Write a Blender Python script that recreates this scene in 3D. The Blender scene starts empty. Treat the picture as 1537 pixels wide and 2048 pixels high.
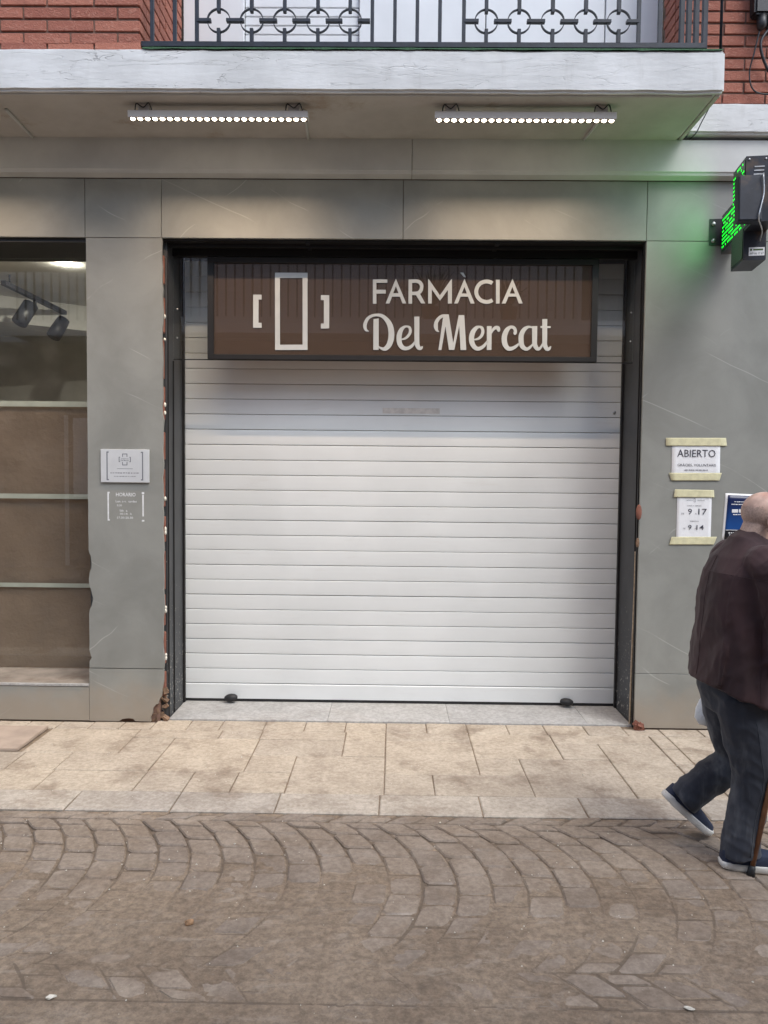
import bpy, bmesh, math, random
from mathutils import Vector, Matrix, noise
R = math.radians
random.seed(7)
SC = bpy.context.scene
COL = SC.collection

# ------------------------------------------------------------------ camera, sky, sun, exposure
cam_d = bpy.data.cameras.new('camera')
cam_d.sensor_fit = 'HORIZONTAL'; cam_d.sensor_width = 36.0; cam_d.lens = 36.07
cam_d.clip_start = 0.05; cam_d.clip_end = 600.0
cam = bpy.data.objects.new('camera', cam_d); COL.objects.link(cam)
cam.matrix_world = (Matrix.Translation((0, -4.73, 1.56)) @ Matrix.Rotation(R(0.67), 4, 'Z')
                    @ Matrix.Rotation(R(90 - 2.75), 4, 'X') @ Matrix.Rotation(0.0098, 4, 'Z'))
SC.camera = cam

SUN_EL, SUN_AZ = R(52), R(140)           # azimuth from +Y towards +X: over the opposite roofs, from the right
sd = Vector((math.cos(SUN_EL) * math.sin(SUN_AZ), math.cos(SUN_EL) * math.cos(SUN_AZ), math.sin(SUN_EL)))
world = bpy.data.worlds.new('World'); SC.world = world; world.use_nodes = True
wn = world.node_tree.nodes; wl = world.node_tree.links
bg = wn['Background']
sky = wn.new('ShaderNodeTexSky'); sky.sky_type = 'NISHITA'; sky.sun_disc = False
sky.sun_elevation = SUN_EL; sky.sun_rotation = SUN_AZ
sky.air_density = 1.0; sky.dust_density = 1.5; sky.ozone_density = 2.5
hs = wn.new('ShaderNodeHueSaturation'); hs.inputs['Saturation'].default_value = 0.68   # thin overcast: a paler sky
wl.new(sky.outputs[0], hs.inputs['Color']); wl.new(hs.outputs[0], bg.inputs[0])
bg.inputs[1].default_value = 0.15
sun_d = bpy.data.lights.new('sun', 'SUN'); sun_d.energy = 0.66; sun_d.angle = R(26); sun_d.color = (0.98, 1.0, 0.965)
sun = bpy.data.objects.new('sun', sun_d); COL.objects.link(sun)
sun.rotation_euler = (-sd).to_track_quat('-Z', 'Y').to_euler()
SC.view_settings.view_transform = 'Standard'; SC.view_settings.look = 'None'
SC.view_settings.gamma = 1.0; SC.view_settings.use_curve_mapping = False
SC.view_settings.exposure = 1.27
SC.render.engine = 'CYCLES'
SC.cycles.max_bounces = 8; SC.cycles.diffuse_bounces = 4; SC.cycles.glossy_bounces = 4
SC.cycles.transparent_max_bounces = 12
SC.cycles.use_denoising = True
SC.cycles.sample_clamp_indirect = 6.0

# ------------------------------------------------------------------ materials
MATS = {}
def lin(r, g, b):
    f = lambda c: (c / 255 / 12.92) if c <= 10 else ((c / 255 + 0.055) / 1.055) ** 2.4
    return (f(r), f(g), f(b), 1.0)

class NT:
    def __init__(self, name):
        self.m = bpy.data.materials.new(name); self.m.use_nodes = True
        self.t = self.m.node_tree; self.n = self.t.nodes; self.l = self.t.links
        self.p = self.n['Principled BSDF']; self.out = self.n['Material Output']
        g = self.n.new('ShaderNodeNewGeometry'); self.pos = g.outputs['Position']
    def mapping(self, scale=(1, 1, 1), rot=(0, 0, 0), src=None):
        k = self.n.new('ShaderNodeMapping'); k.inputs['Scale'].default_value = scale
        k.inputs['Rotation'].default_value = rot
        self.l.new(src or self.pos, k.inputs['Vector']); return k.outputs[0]
    def noise(self, scale, detail=4, rough=0.55, vec=None, dist=0.0):
        k = self.n.new('ShaderNodeTexNoise'); k.inputs['Scale'].default_value = scale
        k.inputs['Detail'].default_value = detail; k.inputs['Roughness'].default_value = rough
        k.inputs['Distortion'].default_value = dist
        self.l.new(vec or self.pos, k.inputs['Vector']); return k.outputs[0]
    def ramp(self, src, lo, hi, a=0.0, b=1.0):
        k = self.n.new('ShaderNodeMapRange'); k.interpolation_type = 'SMOOTHSTEP'
        for i, v in zip((1, 2, 3, 4), (lo, hi, a, b)): k.inputs[i].default_value = v
        self.l.new(src, k.inputs[0]); return k.outputs[0]
    def math(self, op, a, b=None, clamp=False):
        k = self.n.new('ShaderNodeMath'); k.operation = op; k.use_clamp = clamp
        for i, v in enumerate((a, b)):
            if v is None: continue
            if isinstance(v, (int, float)): k.inputs[i].default_value = v
            else: self.l.new(v, k.inputs[i])
        return k.outputs[0]
    def mix(self, fac, a, b, mode='MIX'):
        k = self.n.new('ShaderNodeMix'); k.data_type = 'RGBA'; k.blend_type = mode
        for s, v in ((k.inputs[0], fac), (k.inputs[6], a), (k.inputs[7], b)):
            if isinstance(v, (int, float)): s.default_value = v
            elif isinstance(v, tuple): s.default_value = v
            else: self.l.new(v, s)
        return k.outputs[2]
    def bump(self, h, strength, dist=0.01):
        k = self.n.new('ShaderNodeBump'); k.inputs['Strength'].default_value = strength
        k.inputs['Distance'].default_value = dist
        self.l.new(h, k.inputs['Height']); self.l.new(k.outputs[0], self.p.inputs['Normal'])
    def rand(self):
        k = self.n.new('ShaderNodeObjectInfo'); return k.outputs['Random']
    def axis(self, i):
        k = self.n.new('ShaderNodeSeparateXYZ'); self.l.new(self.pos, k.inputs[0]); return k.outputs[i]

def pm(name, col, rough=0.6, var=0.12, scale=6.0, stain=None, bump=0.0, bscale=80.0, metal=0.0,
       spec=0.5, orand=0.0, rvar=0.0, bdist=0.004, sheen=0.0):
    """a painted / stone / cloth surface: base colour with cloudy variation, optional stains, relief and per-piece tone"""
    k = NT(name); c = col if len(col) == 4 else (*col, 1.0)
    d = tuple(max(0, v * (1 - var)) for v in c[:3]) + (1.0,); u = tuple(min(1, v * (1 + var)) for v in c[:3]) + (1.0,)
    o = k.mix(k.ramp(k.noise(scale, 5), 0.3, 0.7), d, u)
    if orand:
        o = k.mix(1.0, o, k.mix(k.rand(), (1 - orand,) * 3 + (1.0,), (1 + orand,) * 3 + (1.0,)), 'MULTIPLY')
    if stain:
        for (sc_, lo, hi, scol, amt) in stain:
            o = k.mix(k.math('MULTIPLY', k.ramp(k.noise(sc_, 6, 0.6), lo, hi), amt), o, scol if len(scol) == 4 else (*scol, 1.0))
    k.l.new(o, k.p.inputs['Base Color'])
    if rvar: k.l.new(k.ramp(k.noise(scale * 2.3, 4), 0.3, 0.7, rough - rvar, rough + rvar), k.p.inputs['Roughness'])
    else: k.p.inputs['Roughness'].default_value = rough
    k.p.inputs['Metallic'].default_value = metal; k.p.inputs['Specular IOR Level'].default_value = spec
    if sheen: k.p.inputs['Sheen Weight'].default_value = sheen
    if bump: k.bump(k.noise(bscale, 6, 0.65), bump, bdist)
    MATS[name] = k.m; return k.m

def emis(name, col, strength):
    k = NT(name); k.p.inputs['Base Color'].default_value = col
    k.p.inputs['Emission Color'].default_value = col; k.p.inputs['Emission Strength'].default_value = strength
    MATS[name] = k.m; return k.m

def glassy(name, tint, film=None, film_amt=0.0, rough=0.0, ior=1.5, dust=0.03):
    k = NT(name); n, l = k.n, k.l; n.remove(k.p)
    tr = n.new('ShaderNodeBsdfTransparent'); tr.inputs[0].default_value = tint
    gl = n.new('ShaderNodeBsdfGlossy'); gl.inputs[0].default_value = (1, 1, 1, 1); gl.inputs['Roughness'].default_value = rough
    fr = n.new('ShaderNodeLayerWeight'); fr.inputs[0].default_value = 0.5      # Schlick, the same from both sides of the pane
    sch = k.math('ADD', k.math('MULTIPLY', k.math('POWER', fr.outputs['Facing'], 5.0), 0.95), 0.05)
    df = n.new('ShaderNodeBsdfDiffuse'); df.inputs[0].default_value = film or (0.5, 0.48, 0.45, 1)
    m0 = n.new('ShaderNodeMixShader'); m1 = n.new('ShaderNodeMixShader')
    amt = k.math('ADD', film_amt, k.math('MULTIPLY', k.ramp(k.noise(5.0, 6, 0.7), 0.45, 0.8), dust))
    l.new(amt, m0.inputs[0]); l.new(tr.outputs[0], m0.inputs[1]); l.new(df.outputs[0], m0.inputs[2])
    l.new(sch, m1.inputs[0]); l.new(m0.outputs[0], m1.inputs[1]); l.new(gl.outputs[0], m1.inputs[2])
    l.new(m1.outputs[0], k.out.inputs[0]); MATS[name] = k.m; return k.m

def cladding_mat():
    k = NT('porcelain_cladding')
    o = k.mix(k.ramp(k.noise(2.2, 6, 0.6, dist=0.4), 0.3, 0.72), (0.222, 0.224, 0.206, 1), (0.292, 0.294, 0.272, 1))
    o = k.mix(1.0, o, k.mix(k.rand(), (0.96,) * 3 + (1,), (1.05, 1.045, 1.03, 1)), 'MULTIPLY')
    o = k.mix(k.math('MULTIPLY', k.ramp(k.noise(90, 3), 0.62, 0.8), 0.25), o, (0.16, 0.155, 0.15, 1))
    # pale veins printed in the tile, falling to the right
    for ang, per, thr, mo in ((24, 0.42, 0.012, 1.3), (31, 0.63, 0.008, 2.1), (-38, 0.83, 0.006, 2.9)):
        x, z = k.axis(0), k.axis(2)
        v = k.math('ADD', k.math('MULTIPLY', x, math.sin(R(ang)) / per), k.math('MULTIPLY', z, math.cos(R(ang)) / per))
        v = k.math('ADD', v, k.math('MULTIPLY', k.noise(0.5 + mo * 0.25, 3, 0.55), 0.30))
        fr = k.math('FRACT', v); dd = k.math('MINIMUM', fr, k.math('SUBTRACT', 1.0, fr))
        line = k.ramp(dd, 0.0, thr, 1.0, 0.0)
        line = k.math('MULTIPLY', line, k.ramp(k.noise(mo, 3), 0.5, 0.62))
        o = k.mix(k.math('MULTIPLY', line, 0.42), o, (0.52, 0.51, 0.48, 1))
    # dust splashed up from the street in the lowest band, ragged
    zz = k.math('ADD', k.axis(2), k.math('MULTIPLY', k.noise(7, 6), 0.35))
    o = k.mix(k.math('MULTIPLY', k.ramp(zz, 0.22, 0.5, 1.0, 0.0), 0.6), o, (0.34, 0.27, 0.2, 1))
    k.l.new(o, k.p.inputs['Base Color'])
    k.l.new(k.ramp(k.noise(4, 5), 0.3, 0.7, 0.38, 0.55), k.p.inputs['Roughness'])
    k.bump(k.noise(140, 4), 0.12, 0.002); MATS['clad'] = k.m; return k.m

def plaster_mat():
    k = NT('painted_concrete')
    o = k.mix(k.ramp(k.noise(3, 6, 0.6), 0.3, 0.7), (0.60, 0.60, 0.59, 1), (0.74, 0.74, 0.73, 1))
    st = k.noise(9, 6, 0.7, vec=k.mapping((1.0, 1.0, 0.25)))
    o = k.mix(k.math('MULTIPLY', k.ramp(st, 0.55, 0.75), 0.22), o, (0.33, 0.31, 0.28, 1))
    o = k.mix(k.math('MULTIPLY', k.ramp(k.noise(60, 5, 0.7), 0.66, 0.75), 0.6), o, (0.25, 0.24, 0.22, 1))
    fine = k.noise(2.0, 4, 0.5, vec=k.mapping((0.6, 1, 6.0)), dist=1.5)
    crack = k.ramp(k.math('ABSOLUTE', k.math('SUBTRACT', fine, 0.5)), 0.0, 0.006, 1.0, 0.0)
    o = k.mix(k.math('MULTIPLY', k.math('MULTIPLY', crack, k.ramp(k.noise(1.1, 2), 0.5, 0.65)), 0.6), o, (0.22, 0.21, 0.2, 1))
    k.l.new(o, k.p.inputs['Base Color']); k.p.inputs['Roughness'].default_value = 0.75
    h = k.math('ADD', k.math('MULTIPLY', k.noise(14, 6, 0.6, vec=k.mapping((0.5, 1, 1.5))), 0.6), k.math('MULTIPLY', crack, -0.3))
    k.bump(h, 0.55, 0.012); MATS['plaster'] = k.m; return k.m

def soffit_mat():
    k = NT('soffit_render')
    o = k.mix(k.ramp(k.noise(2.2, 6, 0.62), 0.3, 0.7), (0.40, 0.37, 0.34, 1), (0.50, 0.475, 0.44, 1))
    o = k.mix(k.math('MULTIPLY', k.ramp(k.noise(2.7, 7, 0.7), 0.56, 0.72), 0.5), o, (0.26, 0.16, 0.08, 1))
    k.l.new(o, k.p.inputs['Base Color']); k.p.inputs['Roughness'].default_value = 0.85
    k.bump(k.noise(26, 6), 0.35, 0.006); MATS['soffit'] = k.m; return k.m

def paving_mat(name, a, b, mudamt, wet=0.0):
    k = NT(name)
    o = k.mix(k.ramp(k.noise(5, 6, 0.65), 0.3, 0.72), a, b)
    o = k.mix(1.0, o, k.mix(k.rand(), (0.92, 0.92, 0.93, 1), (1.06, 1.05, 1.03, 1)), 'MULTIPLY')
    scr = k.noise(24, 5, 0.7, vec=k.mapping((0.35, 1.0, 1.0), (0, 0, 0.5)), dist=0.8)
    o = k.mix(k.math('MULTIPLY', k.ramp(scr, 0.55, 0.72), 0.28), o, tuple(v * 1.28 for v in b[:3]) + (1,))
    mud = k.ramp(k.noise(3.1, 7, 0.68), 0.5, 0.68)
    mud2 = k.ramp(k.noise(11, 6, 0.7), 0.58, 0.72)
    o = k.mix(k.math('MULTIPLY', mud, mudamt), o, (0.215, 0.16, 0.115, 1))
    o = k.mix(k.math('MULTIPLY', mud2, mudamt * 0.55), o, (0.165, 0.12, 0.083, 1))
    o = k.mix(1.0, o, k.mix(k.ramp(k.noise(40, 8, 0.78), 0.32, 0.68), (0.80, 0.79, 0.78, 1), (1.15, 1.15, 1.15, 1)), 'MULTIPLY')
    o = k.mix(k.math('MULTIPLY', k.ramp(k.noise(85, 6, 0.75), 0.61, 0.68), 0.4 * (0.5 + mudamt)), o, tuple(v * 0.45 for v in a[:3]) + (1,))
    o = k.mix(k.math('MULTIPLY', k.ramp(k.noise(150, 2), 0.72, 0.78), 0.5), o, (0.6, 0.58, 0.54, 1))
    k.l.new(o, k.p.inputs['Base Color'])
    rr = k.ramp(k.noise(6.5, 6, 0.6), 0.52, 0.66, 0.72, 0.72 - wet)
    k.l.new(rr, k.p.inputs['Roughness'])
    k.bump(k.math('ADD', k.math('MULTIPLY', k.noise(38, 6, 0.7), 0.8), k.math('MULTIPLY', scr, 0.6)), 0.4, 0.006)
    MATS[name] = k.m; return k.m

def mud_mat():
    k = NT('road_mud')
    o = k.mix(k.ramp(k.noise(2.4, 7, 0.65), 0.3, 0.7), (0.192, 0.141, 0.098, 1), (0.282, 0.218, 0.157, 1))
    o = k.mix(k.math('MULTIPLY', k.ramp(k.noise(9, 7, 0.72), 0.5, 0.7), 0.5), o, (0.31, 0.255, 0.205, 1))
    o = k.mix(k.math('MULTIPLY', k.ramp(k.noise(5, 6, 0.7, vec=k.mapping((0.4, 1.6, 1))), 0.55, 0.72), 0.5), o, (0.135, 0.10, 0.073, 1))
    o = k.mix(k.math('MULTIPLY', k.ramp(k.noise(190, 2), 0.7, 0.76), 0.6), o, (0.33, 0.29, 0.25, 1))
    o = k.mix(1.0, o, k.mix(k.ramp(k.noise(34, 8, 0.78), 0.32, 0.68), (0.66, 0.65, 0.64, 1), (1.30, 1.29, 1.28, 1)), 'MULTIPLY')
    o = k.mix(k.math('MULTIPLY', k.ramp(k.noise(13, 8, 0.75, vec=k.mapping((0.35, 1.3, 1.0), (0, 0, 0.35)), dist=0.7), 0.54, 0.68), 0.5), o, (0.36, 0.305, 0.25, 1))
    o = k.mix(k.math('MULTIPLY', k.ramp(k.noise(70, 6, 0.75), 0.60, 0.68), 0.45), o, (0.10, 0.076, 0.056, 1))
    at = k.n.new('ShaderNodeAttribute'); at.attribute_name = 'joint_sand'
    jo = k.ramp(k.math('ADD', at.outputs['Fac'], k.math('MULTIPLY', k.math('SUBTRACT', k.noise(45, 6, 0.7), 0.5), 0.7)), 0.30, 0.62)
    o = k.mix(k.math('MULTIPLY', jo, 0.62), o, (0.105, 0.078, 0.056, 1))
    k.l.new(o, k.p.inputs['Base Color'])
    k.l.new(k.ramp(k.noise(4.2, 6, 0.62), 0.45, 0.66, 0.75, 0.5), k.p.inputs['Roughness'])
    k.bump(k.math('ADD', k.noise(55, 7, 0.72), k.math('MULTIPLY', k.noise(9, 5), 1.5)), 0.9, 0.008)
    MATS['mud'] = k.m; return k.m

def brick_mat():
    k = NT('red_face_brick')
    a = k.mix(k.rand(), (0.31, 0.105, 0.07, 1), (0.44, 0.165, 0.108, 1))
    comb = k.noise(46, 4, 0.6, vec=k.mapping((1, 1, 1.6), (0, 0.6, 0)), dist=1.4)
    o = k.mix(k.math('MULTIPLY', k.ramp(comb, 0.5, 0.7), 0.5), a, (0.52, 0.26, 0.19, 1))
    o = k.mix(k.math('MULTIPLY', k.ramp(k.noise(6, 5), 0.58, 0.75), 0.4), o, (0.13, 0.05, 0.035, 1))
    o = k.mix(k.math('MULTIPLY', k.ramp(k.noise(3.3, 5), 0.66, 0.8), 0.5), o, (0.44, 0.36, 0.28, 1))
    k.l.new(o, k.p.inputs['Base Color']); k.p.inputs['Roughness'].default_value = 0.85
    k.bump(comb, 0.9, 0.008); MATS['brick'] = k.m; return k.m

def brick_far_mat():
    k = NT('red_brickwork_far')
    b = k.n.new('ShaderNodeTexBrick'); b.inputs['Scale'].default_value = 1.0
    b.inputs['Color1'].default_value = (0.22, 0.07, 0.043, 1); b.inputs['Color2'].default_value = (0.29, 0.1, 0.06, 1)
    b.inputs['Mortar'].default_value = (0.1, 0.06, 0.045, 1); b.inputs['Brick Width'].default_value = 0.25
    b.inputs['Row Height'].default_value = 0.0665; b.inputs['Mortar Size'].default_value = 0.006
    cx = k.n.new('ShaderNodeCombineXYZ'); k.l.new(k.axis(0), cx.inputs[0]); k.l.new(k.axis(2), cx.inputs[1])
    k.l.new(cx.outputs[0], b.inputs['Vector']); k.l.new(b.outputs[0], k.p.inputs['Base Color'])
    k.p.inputs['Roughness'].default_value = 0.85; k.bump(b.outputs['Fac'], -0.5, 0.01); MATS['brick_far'] = k.m

def shutter_mat():
    k = NT('white_shutter_lacquer')
    o = k.mix(k.ramp(k.noise(1.6, 5), 0.3, 0.7), (0.675, 0.695, 0.695, 1), (0.735, 0.755, 0.755, 1))
    dirt = k.noise(7, 6, 0.7, vec=k.mapping((0.35, 1, 2.4)))
    o = k.mix(k.math('MULTIPLY', k.ramp(dirt, 0.56, 0.76), 0.16), o, (0.45, 0.41, 0.36, 1))
    o = k.mix(k.math('MULTIPLY', k.ramp(k.noise(120, 2), 0.74, 0.79), 0.4), o, (0.4, 0.36, 0.32, 1))
    k.l.new(o, k.p.inputs['Base Color'])
    k.l.new(k.ramp(k.noise(3, 4), 0.3, 0.7, 0.30, 0.42), k.p.inputs['Roughness'])
    k.p.inputs['Specular IOR Level'].default_value = 0.45
    k.bump(k.noise(5, 2, vec=k.mapping((0.8, 1, 2))), 0.03, 0.01); MATS['shutter'] = k.m

def worn_dark(name, col, chips):
    k = NT(name)
    o = k.mix(k.ramp(k.noise(5, 5), 0.3, 0.7), tuple(v * 0.82 for v in col) + (1,), tuple(v * 1.2 for v in col) + (1,))
    low = k.ramp(k.axis(2), 0.0, 1.5, 0.13, 0.0)
    ch = k.ramp(k.math('ADD', k.noise(42, 5, 0.7), low), 0.72, 0.75)
    o = k.mix(k.math('MULTIPLY', ch, chips), o, (0.5, 0.47, 0.43, 1))
    k.l.new(o, k.p.inputs['Base Color']); k.p.inputs['Roughness'].default_value = 0.5
    k.bump(k.noise(70, 5), 0.15, 0.003); MATS[name] = k.m

def cloth_mat(name, col, dark, fold=0.0, wear=None):
    k = NT(name)
    o = k.mix(k.ramp(k.noise(7, 4), 0.3, 0.7), (*dark, 1), (*col, 1))
    if wear: o = k.mix(k.math('MULTIPLY', k.ramp(k.noise(9, 5, 0.6, vec=k.mapping((1.5, 1, 0.35))), 0.52, 0.72), 0.6), o, (*wear, 1))
    k.l.new(o, k.p.inputs['Base Color']); k.p.inputs['Roughness'].default_value = 0.85
    k.p.inputs['Sheen Weight'].default_value = 0.08
    k.bump(k.noise(420, 3), 0.25, 0.002); MATS[name] = k.m

cladding_mat(); plaster_mat(); soffit_mat(); mud_mat(); brick_mat(); brick_far_mat(); shutter_mat()
paving_mat('paving', (0.40, 0.335, 0.262, 1), (0.505, 0.435, 0.348, 1), 0.75, 0.12)
paving_mat('kerb', (0.35, 0.305, 0.255, 1), (0.48, 0.43, 0.37, 1), 0.6, 0.1)
paving_mat('sett', (0.20, 0.155, 0.118, 1), (0.29, 0.24, 0.195, 1), 0.7, 0.40)
paving_mat('threshold', (0.36, 0.355, 0.345, 1), (0.45, 0.445, 0.435, 1), 0.22, 0.15)
worn_dark('charcoal_metal', (0.045, 0.047, 0.05), 0.9)
worn_dark('black_metal', (0.010, 0.009, 0.009), 0.12)
pm('railing_paint', (0.012, 0.016, 0.027), 0.5, 0.3, 20, bump=0.15, bscale=60)
pm('mortar', (0.19, 0.115, 0.088), 0.95, 0.3, 14, bump=0.5, bscale=60)
pm('white_upvc', (0.72, 0.73, 0.74), 0.35, 0.04, 3)
pm('fascia_paint', (0.55, 0.55, 0.53), 0.5, 0.07, 4, stain=[(3.1, 0.70, 0.8, (0.28, 0.2, 0.12), 0.7), (50, 0.74, 0.78, (0.2, 0.18, 0.16), 0.7)], bump=0.1, bscale=30)
pm('led_body', (0.62, 0.58, 0.54), 0.45, 0.05, 10)
emis('led_glow', (1.0, 0.86, 0.68, 1), 7.0)
emis('downlight_glow', (1.0, 0.94, 0.83, 1), 1800.0)
emis('green_led', (0.004, 1.0, 0.03, 1), 1.0)
pm('off_white_vinyl', (0.52, 0.535, 0.525), 0.5, 0.05, 8)
pm('paper', (0.80, 0.80, 0.81), 0.8, 0.03, 12, bump=0.3, bscale=14, bdist=0.01)
pm('ink', (0.05, 0.05, 0.07), 0.7, 0.1, 12)
pm('grey_ink', (0.30, 0.30, 0.33), 0.7, 0.1, 12)
pm('masking_tape', (0.66, 0.62, 0.40), 0.75, 0.08, 30, bump=0.35, bscale=70)
pm('brushed_plate', (0.66, 0.68, 0.70), 0.32, 0.05, 8, metal=0.25)
pm('plate_ink', (0.16, 0.17, 0.20), 0.5, 0.1, 8)
pm('worn_white_vinyl', (0.70, 0.71, 0.72), 0.6, 0.1, 60)
pm('kraft_paper', (0.22, 0.155, 0.115), 0.85, 0.12, 2.2, bump=0.5, bscale=6, bdist=0.03)
pm('residue', (0.60, 0.575, 0.54), 0.6, 0.12, 30)
pm('pale_tape', (0.50, 0.51, 0.46), 0.6, 0.06, 9)
pm('room_wall', (0.55, 0.545, 0.51), 0.9, 0.1, 3)
pm('room_ceiling', (0.64, 0.635, 0.60), 0.9, 0.06, 3)
pm('black_plastic', (0.02, 0.02, 0.022), 0.45, 0.2, 20, bump=0.1)
pm('rubber', (0.014, 0.014, 0.016), 0.55, 0.2, 20)
pm('cross_case', (0.022, 0.025, 0.035), 0.4, 0.3, 12, stain=[(7, 0.56, 0.7, (0.10, 0.065, 0.045), 0.8), (60, 0.68, 0.74, (0.3, 0.3, 0.3), 0.5)])
pm('cross_face', (0.018, 0.04, 0.024), 0.25, 0.2, 12)
pm('bare_metal', (0.5, 0.5, 0.5), 0.4, 0.15, 30, metal=0.8)
pm('sill_stone', (0.26, 0.22, 0.18), 0.85, 0.2, 7, stain=[(5, 0.5, 0.66, (0.17, 0.125, 0.09), 0.8)], bump=0.4, bscale=30)
pm('broken_tile', (0.20, 0.125, 0.08), 0.95, 0.35, 30, bump=0.8, bscale=50, bdist=0.01)
pm('red_block', (0.215, 0.085, 0.058), 0.9, 0.2, 25, bump=0.5, bscale=60)
pm('foam', (0.72, 0.69, 0.6), 0.8, 0.1, 40, bump=0.4)
pm('wood_strip', (0.46, 0.36, 0.25), 0.8, 0.2, 50)
pm('turf', (0.028, 0.075, 0.032), 0.95, 0.4, 90, bump=0.8, bscale=200)
pm('pink_plate', (0.40, 0.315, 0.25), 0.8, 0.14, 6, stain=[(3.3, 0.6, 0.72, (0.2, 0.12, 0.08), 0.7)], bump=0.3, bscale=40)
pm('poster_white', (0.78, 0.78, 0.78), 0.5, 0.02, 5)
pm('debris_brown', (0.30, 0.18, 0.10), 0.9, 0.3, 50)
pm('debris_pale', (0.62, 0.58, 0.50), 0.9, 0.2, 50)
pm('opp_wall', (0.30, 0.235, 0.19), 0.9, 0.1, 2, bump=0.2)
pm('opp_white', (0.68, 0.68, 0.68), 0.8, 0.05, 3)
pm('opp_dark', (0.05, 0.04, 0.035), 0.5, 0.2, 3)
pm('leaf', (0.05, 0.09, 0.03), 0.6, 0.35, 20)
pm('banner_cloth', (0.75, 0.75, 0.73), 0.8, 0.04, 4)
glassy('clear_glass', (0.97, 0.98, 0.97, 1), dust=0.03)
glassy('window_glass', (0.95, 0.96, 0.94, 1), dust=0.04)
glassy('brown_film_glass', (0.62, 0.49, 0.42, 1), (0.135, 0.10, 0.08, 1), 0.44, dust=0.08)
# person
pm('led_tray', (0.10, 0.09, 0.08), 0.6, 0.1, 20)
pm('skin', (0.54, 0.36, 0.285), 0.55, 0.16, 26, stain=[(9, 0.55, 0.72, (0.46, 0.2, 0.14), 0.5)], bump=0.12, bscale=120)
pm('stubble_hair', (0.46, 0.325, 0.265), 0.9, 0.15, 160, bump=0.4, bscale=300, bdist=0.002)
cloth_mat('jacket_cloth', (0.044, 0.018, 0.020), (0.026, 0.010, 0.012))
cloth_mat('denim', (0.034, 0.039, 0.054), (0.017, 0.020, 0.031), wear=(0.125, 0.132, 0.145))
pm('shoe_blue', (0.018, 0.026, 0.055), 0.8, 0.2, 30, bump=0.3, bscale=300)
pm('shoe_sole', (0.66, 0.65, 0.62), 0.6, 0.1, 20, stain=[(30, 0.6, 0.7, (0.4, 0.3, 0.2), 0.5)])
pm('cane_wood', (0.22, 0.095, 0.045), 0.4, 0.25, 25)
k = NT('thin_white_plastic'); k.p.inputs['Base Color'].default_value = (0.74, 0.77, 0.80, 1); k.p.inputs['Roughness'].default_value = 0.35
k.p.inputs['Subsurface Weight'].default_value = 0.0; k.bump(k.noise(22, 4, 0.6, dist=1.0), 0.6, 0.02); MATS['bag_plastic'] = k.m
k = NT('poster_print')   # dusk-blue printed poster, dark band at the foot
zc = k.axis(2)
o = k.mix(k.ramp(zc, 1.22, 1.46), (0.01, 0.07, 0.26, 1), (0.006, 0.012, 0.06, 1))
o = k.mix(k.ramp(zc, 1.245, 1.25, 1.0, 0.0), o, (0.012, 0.012, 0.018, 1))
k.l.new(o, k.p.inputs['Base Color']); k.p.inputs['Roughness'].default_value = 0.35; MATS['poster_print'] = k.m

# ------------------------------------------------------------------ mesh helpers
def link(o, parent=None):
    COL.objects.link(o)
    if parent is not None: o.parent = parent
    return o
def obj(name, verts, faces, m, parent=None, smooth=False):
    me = bpy.data.meshes.new(name); me.from_pydata([tuple(v) for v in verts], [], faces); me.update()
    bm = bmesh.new(); bm.from_mesh(me); bmesh.ops.recalc_face_normals(bm, faces=bm.faces); bm.to_mesh(me); bm.free()
    me.materials.append(MATS[m])
    if smooth: me.polygons.foreach_set('use_smooth', [True] * len(me.polygons))
    return link(bpy.data.objects.new(name, me), parent)
def obj_bm(name, bm, m, parent=None, smooth=False):
    me = bpy.data.meshes.new(name); bmesh.ops.recalc_face_normals(bm, faces=bm.faces); bm.to_mesh(me); bm.free()
    me.materials.append(MATS[m])
    if smooth: me.polygons.foreach_set('use_smooth', [True] * len(me.polygons))
    return link(bpy.data.objects.new(name, me), parent)
def share(name, src, parent=None, loc=None):
    o = bpy.data.objects.new(name, src.data); link(o, parent)
    if loc is not None: o.location = loc
    return o
def tag(o, label, cat, group=None):
    o['label'] = label; o['category'] = cat
    if group: o['group'] = group
    return o
def struct(o): o['kind'] = 'structure'; return o
def empty(name, label=None, cat=None, group=None, loc=(0, 0, 0)):
    o = link(bpy.data.objects.new(name, None)); o.empty_display_size = 0.1; o.location = loc
    if label: tag(o, label, cat, group)
    return o
def node(name, parent):          # a part that only gathers its pieces
    o = link(bpy.data.objects.new(name, None), parent); o.empty_display_size = 0.05; return o
def box_bm(bm, x0, x1, y0, y1, z0, z1, M=None):
    vs = [bm.verts.new(p) for p in [(x0, y0, z0), (x1, y0, z0), (x1, y1, z0), (x0, y1, z0), (x0, y0, z1), (x1, y0, z1), (x1, y1, z1), (x0, y1, z1)]]
    for f in [(0, 3, 2, 1), (4, 5, 6, 7), (0, 1, 5, 4), (1, 2, 6, 5), (2, 3, 7, 6), (3, 0, 4, 7)]: bm.faces.new([vs[i] for i in f])
    if M is not None: bmesh.ops.transform(bm, matrix=M, verts=vs)
    return vs
def box(name, x0, x1, y0, y1, z0, z1, m, parent=None, bev=0.0, seg=1):
    bm = bmesh.new(); box_bm(bm, x0, x1, y0, y1, z0, z1)
    if bev: bmesh.ops.bevel(bm, geom=bm.edges[:], offset=bev, segments=seg, affect='EDGES')
    return obj_bm(name, bm, m, parent)
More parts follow.
